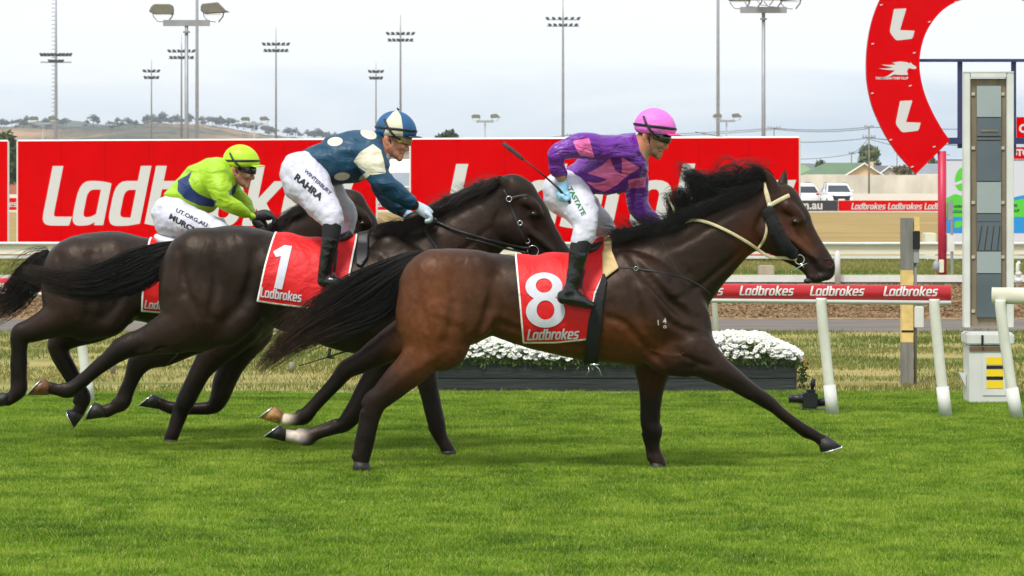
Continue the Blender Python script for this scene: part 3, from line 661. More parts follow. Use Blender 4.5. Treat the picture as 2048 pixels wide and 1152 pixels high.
# ------------------------------------------------------------------ planter with white daisies
M_plank = mat('dark_green_black_timber', S(40,46,46), .55, var=.3, scale=3, bump=.4, bscale=12, aniso=(.3,1,3)); Yp = 28.25
def planter(label, x0, x1, flowers, leaves, Y=Yp, zt=.285, dep=.55, seed=0, hfun=None):
    k = Y/F; a, b = (x0-CX)*k, (x1-CX)*k; root = thing('planter_box', label, 'planter', ((a+b)/2, Y+dep/2, 0))
    for z0, z1 in ((0, .128), (.132, zt)):
        mb = MB(); mb.box(a, b, Y, Y+.035, z0, z1, .006); mb.box(a, a+.035, Y+.037, Y+dep-.037, z0, z1); mb.box(b-.035, b, Y+.037, Y+dep-.037, z0, z1); mb.box(a, b, Y+dep-.035, Y+dep, z0, z1, .006); mb.build('plank', M_plank, root)
    mb = MB(); mb.box(b-.001, b+.012, Y-.004, Y+.05, 0, zt+.004); mb.build('corner_strip', mat('weathered_corner_timber', S(92,84,72), .8), root)
    MB().box(a+.04, b-.04, Y+.04, Y+dep-.04, 0, zt-.03).build('soil', mat('dark_soil', S(50,40,30), .95), root)
    g = np.random.default_rng(seed); lf = MB(); V = []; n = leaves
    X = g.uniform(a-.02, b+.04, n); Yy = g.uniform(Y-.05, Y+dep+.03, n); Hh = np.array([hfun(CX+x/k) for x in X])
    Z = zt-.06+g.uniform(0, 1, n)*(Hh*.86); front = g.random(n) < .3; Yy[front] = Y-.045*g.random(front.sum()); Z[front] = zt-.02+g.random(front.sum())*np.maximum(Hh[front]*.7, .05)
    u = g.normal(size=(n, 3)); u /= np.linalg.norm(u, axis=1)[:, None]; v = np.cross(u, [0, 1, .3]); v /= np.linalg.norm(v, axis=1)[:, None]
    c = np.stack([X, Yy, Z], 1); s1 = g.uniform(.012, .03, n)[:, None]; VV = np.empty((n*4, 3)); VV[0::4] = c-u*s1; VV[1::4] = c-v*s1*.35; VV[2::4] = c+u*s1; VV[3::4] = c+v*s1*.35
    mk('foliage', VV, np.arange(4*n).reshape(n, 4), mat('daisy_leaves', S(66,88,34), .6, var=.4, scale=20), root)
    V = []; Fc = []; cen = MB(); n = flowers
    for i in range(n):
        x = g.uniform(a-.01, b+.05); Hh_ = hfun(CX+x/k); 
        if Hh_ < .03: continue
        t = g.uniform(-.12, 1) ; y = Y+dep*t; crown = math.sqrt(max(0, 1-abs(2*min(max(t, 0), 1)-1)**2.2)); z = zt+Hh_*(.35+.65*crown)*g.uniform(.86, 1.04)
        if t < .15: z = zt+.02+g.uniform(.15, .95)*Hh_*.8; y = Y-.02-.05*g.random()
        d = Vector((g.normal(0, .35), -1.0+g.normal(0, .3), .9+g.normal(0, .3))).normalized(); e1 = d.cross(Vector((0, 0, 1))).normalized(); e2 = d.cross(e1); c = Vector((x, y, z)); R = g.uniform(.020, .031); np_ = 9; ph = g.uniform(0, 1)
        for j in range(np_):
            th = 2*math.pi*(j+ph)/np_; dd = e1*math.cos(th)+e2*math.sin(th); ss = e1*-math.sin(th)+e2*math.cos(th); b0 = len(V)
            V += [c+dd*R*.15, c+dd*R*.6+ss*R*.26-d*R*.02, c+dd*R-d*R*.18, c+dd*R*.6-ss*R*.26-d*R*.02]; Fc.append((b0, b0+1, b0+2, b0+3))
        b0 = len(V); 
        cen.ell(c+d*.002, (R*.2,)*3, 6)
    mk('flowers', V, Fc, mat('white_daisy_petals', S(226,226,222), .6), root); cen.build('flower_centres', mat('yellow_green_flower_centres', S(196,190,96), .7), root, smooth=True)
    return root
def hf(px):
    return np.interp(px, [868,885,915,955,1000,1040,1100,1140,1180,1240,1330,1400,1440,1480,1530,1560,1590,1606,1625], [.0,.09,.20,.25,.24,.18,.11,.12,.16,.20,.22,.25,.27,.27,.26,.19,.13,.08,0])
planter('long dark timber planter box full of white daisies behind the leading horse', 868, 1592, 2600, 9000, hfun=hf, seed=2)
rf = thing('flower_plant', 'small plant with a red flower at the right end of the planter', 'plant', P(1606,0,28.2)*1.0)
rf.location = (P(1606,0,28.2).x, 28.2, 0); ORG[rf.name] = Vector(rf.location)
g = np.random.default_rng(9); V = []; 
for i in range(64):
    c = Vector((rf.location.x+g.normal(0,.025), 28.2+g.normal(0,.03), g.uniform(.05,.28))); u = Vector(g.normal(size=3)).normalized()*.025; v = u.cross(Vector((0,1,.2))).normalized()*.01; V += [c-u, c-v, c+u, c+v]
mk('foliage', np.array([tuple(v) for v in V]), np.arange(256).reshape(64,4), M_leafA, rf); MB().tube([(rf.location.x,28.2,0),(rf.location.x,28.2,.25)], .004, n=5).build('stem', M_leafA, rf)
fl = MB(); [fl.ell((rf.location.x+.01+g.normal(0,.012), 28.16+g.normal(0,.01), .29+g.normal(0,.015)), (.009,.009,.007), 8) for _ in range(4)]; fl.build('flower', mat('red_petals', S(214,60,30), .5), rf)
# ------------------------------------------------------------------ camera on the turf
M_cam = mat('black_camera_plastic', S(26,26,28), .4, bump=.1, bscale=200)
Yc = 26.0; k = Yc/F
def cx_(px): return (px-CX)*k
def cz_(py): return EYE-(py-HY)*k
cr = thing('camera_rig', 'black remote cameras on a ground plate at the foot of the running rail post', 'camera', (cx_(1618), Yc, 0))
b_ = MB(); b_.box(cx_(1604), cx_(1634), Yc-.09, Yc+.05, .025, cz_(784), .012); b_.box(cx_(1612), cx_(1630), Yc-.06, Yc+.03, cz_(784)+.001, cz_(778), .006); b_.build('camera_body', M_cam, cr)
l_ = MB(); l_.tube([(cx_(1606),Yc-.02,cz_(797)),(cx_(1598),Yc-.03,cz_(797)),(cx_(1598)-.001,Yc-.03,cz_(797)),(cx_(1580),Yc-.05,cz_(796)),(cx_(1577),Yc-.05,cz_(796))], [.042,.042,.036,.036,.042], n=16); l_.build('lens', M_cam, cr, smooth=True)
l_ = MB(); l_.tube([(cx_(1634),Yc,cz_(806)),(cx_(1652),Yc+.02,cz_(803)),(cx_(1662),Yc+.03,cz_(802))], [.03,.036,.046], n=16); l_.build('lens', M_cam, cr, smooth=True)
s_ = MB(); s_.tube([(cx_(1624),Yc-.02,cz_(779)),(cx_(1625),Yc-.02,cz_(768)),(cx_(1627),Yc-.02,cz_(757))], [.012,.024,.018], n=10); s_.build('hand_grip', M_cam, cr, smooth=True)
p_ = MB(); p_.box(cx_(1600), cx_(1660), Yc-.1, Yc+.1, .004, .022); p_.build('ground_plate', M_strap0 if 'M_strap0' in globals() else M_cam, cr)
# ------------------------------------------------------------------ grey and yellow timber post with cable boxes
Yg = 29.4; k = Yg/F
tp = thing('timber_post', 'square grey timber post with a worn yellow band and a white junction box', 'post', (cx_(1819), Yg, 0)); tp.location = ((1818-CX)*k, Yg, 0); ORG[tp.name] = Vector(tp.location)
X_ = lambda px: (px-CX)*k
Z_ = lambda py: EYE-(py-HY)*k
M_tim = mat('weathered_grey_timber', S(122,120,114), .85, var=.25, scale=6, bump=.4, bscale=20, aniso=(3,3,.3)); M_yel = mat('faded_yellow_paint', S(222,190,120), .8, var=.15, scale=12)
for a, b, m_ in ((770, 684, M_tim), (684, 540, M_yel), (540, 436, M_tim)): MB().box(X_(1802), X_(1825), Yg-.055, Yg+.055, 0 if a == 770 else Z_(a)+.001, Z_(b), 0).build('post', m_, tp)
MB().box(X_(1801.5), X_(1825.5), Yg-.058, Yg-.0555, Z_(664), Z_(660)).build('scuff', M_cam, tp)
MB().tube([(X_(1830),Yg-.02,0),(X_(1830),Yg-.02,Z_(480))], .016, n=8).build('conduit', mat('grey_conduit', S(120,118,112), .6), tp, smooth=True)
MB().box(X_(1825.5), X_(1837), Yg-.06, Yg+.02, Z_(526), Z_(496), .005).build('switch_box', mat('grey_box', S(150,152,150), .5), tp)
MB().box(X_(1824), X_(1838), Yg-.08, Yg+.03, Z_(498), Z_(462), .005).build('camera_housing', M_cam, tp)
MB().box(X_(1827), X_(1838), Yg-.04, Yg+.03, Z_(461), Z_(434)).build('sensor_top', M_yel, tp)
MB().box(X_(1827), X_(1845), Yg-.1, Yg-.02, Z_(655), Z_(612), .008).build('junction_box', M_wpaint, tp)
# ------------------------------------------------------------------ photo finish mirror pillar
Ym = 27.0; k = Ym/F
mp_ = thing('judging_mirror', 'tall white framed photo finish mirror pillar on a white cabinet base', 'mirror pillar', (X_(1975), Ym, 0))
M_box = mat('white_cabinet_paint', S(208,208,204), .45, var=.05, scale=5); M_ply = mat('weathered_plywood', S(130,116,96), .85, var=.2, scale=8, aniso=(2,1,.4)); M_mg = mat('grey_mirror_panel', S(150,160,160), .25, var=.05, scale=3, spec=.7); M_mg2 = mat('dark_grey_mirror_panel', S(84,94,102), .2, var=.08, scale=3, spec=.7)
MB().box(X_(1933), X_(2018), Ym-.16, Ym+.2, 0, Z_(690), .008).build('cabinet', M_box, mp_)
MB().box(X_(1929), X_(2022), Ym-.19, Ym+.22, Z_(688), Z_(664), .015).build('cabinet_lid', M_box, mp_); MB().box(X_(1933), X_(2016), Ym-.172, Ym-.161, Z_(700), Z_(692)).build('hinge_bar', mat('rusty_hinge', S(110,84,60), .8), mp_)
for x in (1958, 1998): MB().box(X_(x)-.01, X_(x)+.01, Ym-.2, Ym-.191, Z_(690), Z_(668)).build('latch', M_cam, mp_)
MB().box(X_(1960), X_(2005), Ym-.168, Ym-.1605, Z_(788), Z_(706)).build('sign_plate', M_wpaint, mp_)
for i, y in enumerate((712, 737, 759)): MB().box(X_(1967), X_(2000), Ym-.172, Ym-.1685, Z_(y+15), Z_(y)).build('yellow_stripe', mat('yellow_stripe', S(240,206,20), .5), mp_)
for y in (728.5, 750): MB().box(X_(1967), X_(2000), Ym-.172, Ym-.1685, Z_(y+7), Z_(y+.4)).build('black_stripe', M_cam, mp_)
for x0, x1 in ((1926, 1939), (2012, 2026)): MB().box(X_(x0), X_(x1), Ym-.05, Ym+.05, Z_(655), Z_(146), .006).build('upright', M_wpaint, mp_)
MB().box(X_(1926), X_(2026), Ym-.052, Ym+.052, Z_(145.5), Z_(143), 0).build('top_cap', M_wpaint, mp_); MB().box(X_(1940), X_(2011), Ym-.049, Ym+.049, Z_(155), Z_(146.5)).build('top_cap', M_wpaint, mp_)
MB().box(X_(1941), X_(2011), Ym+.0, Ym+.03, Z_(652), Z_(157)).build('backing_board', M_ply, mp_)
for a, b, mm in ((172,234,M_mg),(236,272,M_mg2),(275,280,M_mg2),(282,362,M_mg2),(364,426,M_mg),(428,443,M_mg2),(444,501,M_mg2),(503,546,M_mg),(548,634,M_mg2)): MB().box(X_(1953), X_(2001), Ym-.03, Ym-.002, Z_(b), Z_(a), 0).build('mirror_panel', mm, mp_)
for i in range(4): MB().tube([P(1956+i*13,500,Ym-.033), P(1964+i*12,452,Ym-.033)], .003, n=5).build('panel_rib', M_cam, mp_)
MB().box(X_(1960), X_(1995), Ym-.04, Ym-.031, Z_(263), Z_(260)).build('handle', M_ply, mp_)
for y in (188, 296, 405, 514, 622):
    for x in (1946, 2005): MB().box(X_(x)-.016, X_(x)+.016, Ym-.012, Ym-.001, Z_(y)-.014, Z_(y)+.014).build('bracket', mat('old_bracket', S(190,180,160), .6), mp_)
MB().prism([P(1918,745,Ym), P(1932,748,Ym), P(1932,775,Ym)], (0,.1,0)).build('side_flap', M_box, mp_)
# ------------------------------------------------------------------ winning post arch
Yw = 59.0; k = Yw/F
M_arch = mat('glossy_red_arch', S(204,0,6), .6, var=.04, scale=1, spec=.04); M_arche = mat('crimson_arch_edge', S(180,16,60), .5)
wp = thing('winning_post_arch', 'giant red horseshoe winning post arch with white emblems', 'winning post', (X_(1985), Yw, 0))
outer = [(1985,-118),(1930,-112),(1870,-92),(1815,-62),(1775,-22),(1757,6),(1742,50),(1734,100),(1733,145),(1736,175),(1744,210),(1756,240),(1772,272),(1796,308),(1832,348)]
inner = [(1900,281),(1884,258),(1866,226),(1851,192),(1842,158),(1839,128),(1842,98),(1851,68),(1866,42),(1886,20),(1912,4),(1946,-6),(1985,-9)]
o_ = crom(outer, 3); i_ = crom(inner, 3)
mir = lambda a: np.array([(1985*2-p[0], p[1]) for p in a])[::-1]
loop = [tuple(p) for p in o_]+[tuple(p) for p in i_][:-1]+[tuple(p) for p in mir(i_)]+[tuple(p) for p in mir(o_)][:-1]
V_, T_ = glyph_mesh([loop]); n = len(V_)
W = [P(x, y, Yw) for x, y in V_]+[P(x, y, Yw)+Vector((0,.16,0)) for x, y in V_]
mk('arch_panel', W, [tuple(t) for t in T_]+[tuple(i+n for i in t)[::-1] for t in T_], M_arch, wp)
L_ = [P(x, y, Yw) for x, y in loop]; m_ = len(L_); mk('arch_rim', L_+[p+Vector((0,.16,0)) for p in L_], [(i, (i+1) % m_, (i+1) % m_+m_, i+m_) for i in range(m_)], M_arche, wp)
tickL = rp([(0.12,1),(.62,1.02,.04),(.36,.32,.03),(.95,.30,.03),(.86,.04,.08),(.2,-.02,.1),(-.06,.26,.1)])
for ox, oy in ((1786, 80), (1798, 264)):
    V_, T_ = glyph_mesh([tickL]); mk('emblem', [P(ox+v[0]*50-4+0*v[1], oy-v[1]*62, Yw-.008) for v in V_], T_, M_letter, wp)
hs = [[(1760,156),(1775,152),(1790,141),(1778,140),(1768,139),(1757,137),(1772,137),(1786,135),(1772,132),(1762,129),(1778,130),(1792,129),(1784,125),(1800,123),(1812,124),(1820,127),(1821,124),(1824,128),(1833,134),(1832,138),(1826,138),(1818,136),(1814,142),(1816,150),(1800,150),(1788,149),(1775,155),(1762,158)]]
V_, T_ = glyph_mesh([[(p[0], -p[1]) for p in hs[0]]]); mk('emblem', [P(v[0], -v[1], Yw-.008) for v in V_], T_, M_letter, wp)
V_, T_, w_ = ftext('TASMANIAN TURF CLUB', .05); mk('lettering', [P(1751+v[0]*66/w_, 159-v[1]*5.2, Yw-.008) for v in V_], T_, M_letter, wp)
for x, y in ((1745,88),(1762,10),(1858,44),(1828,106),(1820,172),(1744,187),(1781,280),(1824,334),(1868,294),(1911,4)): MB().tube([P(x-2,y+.5,Yw-.01), P(x+3,y-1,Yw-.01)], .012, n=5).build('bolt', M_letter, wp)
# navy support frame
M_navy = mat('navy_steel', S(36,48,92), .5)
for x0, x1, y0, y1 in ((1842,2140,117,123),(1900,2140,275,288)): MB().box(X_(x0), X_(x1), Yw+.18, Yw+.26, Z_(y1), Z_(y0)).build('frame_bar', M_navy, wp)
for x in (1924, 2032): MB().box(X_(x)-.04, X_(x)+.05, Yw+.27, Yw+.36, Z_(312 if x > 2000 else 296), Z_(117)).build('frame_post', M_navy, wp)
for x0, x1 in ((1886, 1888), (2084, 2082)):
    MB().tube([(X_(x0),Yw+.08,0),(X_(x0-1),Yw+.08,Z_(302))], .085, n=12).build('leg', mat('crimson_leg_paint', S(190,34,70), .45), wp, smooth=True)
MB().box(X_(1895), X_(1905), Yw-.05, Yw+.05, Z_(440), Z_(405)).build('cable_box', M_galv, wp); MB().box(X_(1894), X_(1908), Yw-.06, Yw+.05, Z_(503), Z_(470)).build('cable_box', M_wpaint, wp); MB().box(X_(1877), X_(1886), Yw-.14, Yw-.02, Z_(545), Z_(519), .01).build('siren_case', M_cpaint, wp)
MB().tube([(X_(1903),Yw-.02,Z_(400)),(X_(1904),Yw-.02,Z_(560))], .03, n=6).build('conduit', M_galv, wp)
MB().ell((X_(1871), Yw-.1, Z_(532)), (.07,.06,.11), 12).build('siren', mat('grey_siren', S(150,152,160), .5), wp, smooth=True)
# ------------------------------------------------------------------ colourful banner and red signs behind the pillar
Yk = 78.0; k = Yk/F
bn = thing('banner_board', 'large white banner with green and blue swooshes behind the mirror pillar', 'banner', (X_(1970), Yk, 0))
M_bw = mat('banner_white', S(208,208,218), .6); M_bg = mat('banner_green', S(86,200,60), .6); M_bb = mat('banner_blue', S(30,140,214), .6); M_bd = mat('banner_dark_text', S(20,70,40), .6)
MB().box(X_(1893), X_(2200), Yk, Yk+.08, .3, Z_(322)).build('panel', M_bw, bn); MB().box(X_(1893), X_(2200), Yk-.01, Yk+.09, Z_(321), Z_(319)).build('frame', M_cam, bn)
def flat(pts, m_, Y_, par, nm='print', off=.006):
    V_, T_ = glyph_mesh([[(p[0], -p[1]) for p in pts]]); mk(nm, [P(v[0], -v[1], Y_-off) for v in V_], T_, m_, par)
flat([(1893,396),(1910,388),(1935,394),(1960,402),(1990,404),(2020,398),(2048,392),(2200,380),(2200,434),(1893,434)], M_bg, Yk, bn); flat([(1893,434.3),(2200,434.3),(2200,466),(1893,466)], M_bb, Yk, bn)
flat([(1990,398),(2020,396),(2060,388),(2060,394),(2020,402),(1990,403)], M_bb, Yk, bn, off=.01)
flat(ellpoly(1925,358,15,24,.15), M_bg, Yk, bn); flat([(1908,366),(1925,360),(1945,368),(1944,372),(1925,366),(1910,371)], M_bw, Yk, bn, off=.01)
for tx, x, y, h_, m_ in (('HORNBY', 1908, 416, 6, M_bd), ('LOCAL CO', 1906, 426, 6, M_bd), ('PARK', 2020, 414, 6, M_bd), ('CLUB', 2024, 424, 6, M_bd)):
    V_, T_, w_ = ftext(tx, .04); mk('lettering', [P(x+v[0]*h_*.8, y-v[1]*h_, Yk-.012) for v in V_], T_, m_, bn)
flat([(1909,443),(1922,441),(1925,448),(1921,455),(1909,456)], M_bg, Yk, bn, off=.01)
for x in (1896, 2045, 2195): MB().box(X_(x)-.05, X_(x)+.05, Yk+.09, Yk+.17, 0, Z_(322)).build('leg', M_galv, bn)
Yq = 86.0; k = Yq/F
rs = thing('sign_board', 'red overhead sign with white letters at the right picture edge', 'sign', (X_(2080), Yq, 0))
MB().box(X_(2024), X_(2180), Yq, Yq+.1, Z_(318), Z_(294)).build('panel', M_red, rs); MB().box(X_(2034), X_(2180), Yq, Yq+.1, Z_(288), Z_(234)).build('panel', M_red, rs)
for tx, x, y, h_ in (('CA', 2038, 266, 18), ('STON', 2026, 312, 14)):
    V_, T_, w_ = ftext(tx, .05); mk('lettering', [P(x+v[0]*h_, y-v[1]*h_, Yq-.01) for v in V_], T_, M_letter, rs)
for x in (2060, 2160): MB().box(X_(x)-.06, X_(x)+.06, Yq+.11, Yq+.2, 0, Z_(234)).build('leg', M_navy, rs)
Yv = 55.0; k = Yv/F
ww = MB(); ww.tube([P(2036,585,Yv), P(2036,528,Yv), P(2040,524,Yv)], .04, n=8); ww.ell(P(2037,548,Yv), (.06,.06,.06), 8); ww.box(X_(2030), X_(2044), Yv-.05, Yv+.05, Z_(566), Z_(556)); tag(ww.build('water_valve', M_wpaint, None, (X_(2036), Yv, 0), smooth=True), 'small white valve stand at the right edge beyond the running rail', 'valve')
bx = MB(); k = 74/F; bx.box(X_(1857), X_(1880), 74.6, 75.2, 0, Z_(467), .02); tag(bx.build('electrical_cabinet', M_cpaint, None, (X_(1868), 75, 0)), 'cream electrical cabinet behind the white barrier left of the crimson leg', 'cabinet')
# ------------------------------------------------------------------ far side: advertising fence, cars, wall, houses
Ya = 188.0; k = Ya/F
af = thing('advertising_fence', 'low red and black advertising boards along the far rail', 'advertising board', (0, Ya, 0))
M_blk = mat('black_board', S(50,48,50), .6)
MB().box(X_(1677), X_(2300), Ya, Ya+.1, Z_(422), Z_(401)).build('board', M_red, af); MB().box(X_(1560), X_(1676), Ya, Ya+.1, Z_(422), Z_(401)).build('board', M_blk, af); MB().box(X_(-300), X_(1559), Ya, Ya+.1, Z_(420), Z_(396)).build('board', M_red, af)
V_, T_, w_ = word('Ladbrokes')
for x in (1702, 1775, 1848, 1990, 790-60, 868-60, -36): mk('lettering', [P(x+v[0]*13, (419 if x > 1600 else 414)-v[1]*13, Ya-.02) for v in V_], T_, M_letter, af)
V_, T_, w_ = ftext('m.au', .03); mk('lettering', [P(1601+v[0]*12.5, 419-v[1]*12.5, Ya-.02) for v in V_], T_, M_letter, af)
MB().box(X_(-300), X_(2300), Ya-.6, Ya-.5, Z_(427), Z_(423.5)).build('rail', M_wpaint, af)
for i in range(40): x = -300+i*66; MB().box(X_(x)-.05, X_(x)+.05, Ya-.5, Ya-.4, 0, Z_(424)).build('post', M_wpaint, af)
Yl = 446.0; k = Yl/F
wl_ = thing('boundary_wall', 'long cream concrete boundary wall behind the parked cars', 'wall', (X_(1740), Yl, 0)); M_wall = mat('stained_cream_wall', S(196,188,172), .85, var=.2, scale=.35, aniso=(1,1,.5))
for i in range(-4, 30):
    x0 = 40+i*70; MB().box(X_(x0)+.03, X_(x0+70)-.03, Yl, Yl+.2, 0, Z_(350)+.0).build('wall_panel', M_wall, wl_)
    MB().box(X_(x0)-.12, X_(x0)+.12, Yl-.06, Yl-.003, 0, Z_(349)).build('pier', M_wall, wl_)
def house(label, x0, x1, ye, yr, Y, roofm, wallm, gable=None, kind='house', hipl=.2, hipr=.2, wins=()):
    k = Y/F; X = lambda p: (p-CX)*k; Z = lambda p: EYE-(p-HY)*k
    r = thing('house', label, 'house', (X((x0+x1)/2), Y, 0)); D = 9.0
    MB().box(X(x0)+.4, X(x1)-.4, Y+.4, Y+D-.4, 0, Z(ye)-.02).build('wall', wallm, r)
    w = X(x1)-X(x0); e = Z(ye); t = Z(yr); V = [(X(x0),Y,e),(X(x1),Y,e),(X(x1),Y+D,e),(X(x0),Y+D,e),(X(x0)+w*hipl,Y+D/2,t),(X(x1)-w*hipr,Y+D/2,t)]
    mk('roof', V, [(0,1,5,4),(1,2,5),(2,3,4,5),(3,0,4),(3,2,1,0)], roofm, r)
    MB().box(X(x0), X(x1), Y-.12, Y-.002, e-.16, e).build('gutter', M_edge, r)
    if gable:
        gx0, gx1, gy = gable; a, b, m = X(gx0), X(gx1), (X(gx0)+X(gx1))/2
        MB().prism([(a,Y-1.6,0),(b,Y-1.6,0),(b,Y-1.6,e),(m,Y-1.6,Z(gy)),(a,Y-1.6,e)], (0,2.0,0)).build('gable_wall', wallm, r)
        mk('gable_roof', [(a-.5,Y-2,e-.25),(m,Y-2,Z(gy)+.12),(b+.5,Y-2,e-.25),(a-.5,Y+4,e-.25),(m,Y+4,Z(gy)+.12),(b+.5,Y+4,e-.25)], [(0,1,4,3),(1,2,5,4)], roofm, r).modifiers.new('t', 'SOLIDIFY').thickness = .18
        MB().tube([(a-.5,Y-2.05,e-.3),(m,Y-2.05,Z(gy)+.05),(b+.5,Y-2.05,e-.3)], .14, n=4).build('bargeboard', M_edge, r)
    for wx0, wx1, wy0, wy1 in wins:
        f = MB().box(X(wx0), X(wx1), Y+.3, Y+.395, Z(wy1), Z(wy0)).build('window', M_edge, r); MB().box(X(wx0)+.08, X(wx1)-.08, Y+.27, Y+.298, Z(wy1)+.08, Z(wy0)-.08).build('pane', M_mg2, f)
    return r
M_rg = mat('green_iron_roof', S(92,116,84), .6, var=.1, scale=.5); M_rg2 = mat('light_green_iron_roof', S(120,146,96), .6, var=.1, scale=.5); M_rs = mat('slate_grey_roof', S(130,136,144), .6, var=.1, scale=.5); M_rd = mat('dark_grey_roof', S(96,98,104), .6)
M_wc = mat('peach_render', S(226,196,154), .8); M_wh = mat('cream_render', S(216,208,196), .8); M_wo = mat('orange_render', S(206,140,56), .8); M_br = mat('red_brick', S(168,104,76), .85, var=.2, scale=1)
hs1 = house('green roofed house with a peach gable above the parked cars', 1608, 1752, 349, 325, 470, M_rg, M_wc, (1692, 1760, 328), hipl=.35, hipr=.1)
k = 470/F; ch = MB().box(X_(1747), X_(1755), 475, 476.5, 3, Z_(323)); ch.build('chimney', M_wc, hs1)
house('light green roofed house partly hidden by the right billboard', 1540, 1634, 346, 330, 560, M_rg2, M_wh)
house('house with a slate grey roof and white gable right of the green roofed house', 1738, 1800, 352, 331, 475, M_rd, M_wh, (1752, 1800, 334))
house('pale grey roofed house right of the horseshoe arch tip', 1830, 1905, 348, 327, 480, M_rs, M_wh, hipl=.3, hipr=.3)
h4 = house('long building with orange and cream walls seen in the gap between the billboards', 776, 830, 344, 318, 380, M_edge, M_wo, hipl=.02, hipr=.02); k = 380/F
MB().box(X_(776), X_(790), 380.2, 380.38, 0, Z_(344)-.05).build('wall_panel', M_wc, h4)
house('grey roofed shed below the orange building in the gap between the billboards', 752, 850, 372, 345, 340, M_rs, M_wh, hipl=.35, hipr=.05, wins=((770,780,378,390),(800,815,376,388)))
house('brick house seen in the narrow gap between the left billboards', -20, 70, 352, 334, 420, M_edge, M_br, hipl=.1, hipr=.1, wins=((22,32,354,366),))
# utility poles and wires
M_wood = mat('pole_timber', S(120,112,98), .85, var=.15, scale=1)
def upole(label, px, yt, Y, w=4, arms=((0, 30),)):
    k = Y/F; x = (px-CX)*k; zt = EYE-(yt-HY)*k; r = thing('power_pole', label, 'power pole', (x, Y, 0), 'power poles beyond the wall')
    MB().tube([(x,Y,0),(x,Y,zt)], [w*k/2, w*k/3], n=8).build('pole', M_wood, r, smooth=True)
    for dy, ww in arms:
        z = zt-dy*k; MB().box(x-ww*k/2, x+ww*k/2, Y-.1, Y-.02 if False else Y+.1, z-.12, z+.0).build('crossarm', M_wood, r)
        m = MB(); [m.tube([(x+u*ww*k/2,Y,z+.001),(x+u*ww*k/2,Y,z+.28)], .07, n=6) for u in (-.9,-.45,.45,.9)]; m.build('insulator', M_rd, r)
    return x, zt
upole('tall power pole with two crossarms in front of the green roofed house', 1738, 252, 440, 4, ((2, 18), (22, 26))); upole('small power pole left of the tall one above the green roof', 1703, 305, 620, 3, ((1, 12),))
upole('power pole top with a single wide crossarm above the right billboard', 1548, 254, 480, 3, ((2, 26),)); upole('power pole top above the back of the purple rider', 1140, 268, 560, 3, ((2, 26),)); upole('far power pole beside the red arch tip', 1794, 300, 620, 2.5, ((1, 12),))
wi = MB()
def wire(a, b, sag=6, Ya_=500, Yb_=500, r=.05):
    pts = [P(a[0]+(b[0]-a[0])*t, a[1]+(b[1]-a[1])*t+sag*4*t*(1-t), Ya_+(Yb_-Ya_)*t) for t in np.linspace(0, 1, 10)]; wi.tube(pts, r, n=4, caps=False)
for a, b, s_, r in (((1548,256),(1738,254),5,.05),((1548,258),(1738,257),6,.05),((1738,254),(2250,246),8,.05),((1140,270),(1548,256),5,.04),((1140,272),(1548,259),6,.04),((1390,264),(1738,276),14,.05),((1738,276),(2200,300),6,.06),((1703,306),(1738,274),6,.04),((1590,318),(1738,300),5,.04),((1738,278),(1900,310),4,.04),((980,280),(1140,270),3,.04)): wire(a, b, s_, 480, 480, r)
tag(wi.build('power_lines', M_lampdark, None, (0, 480, 10)), 'thin sagging overhead power lines linking the poles on the right', 'power lines')
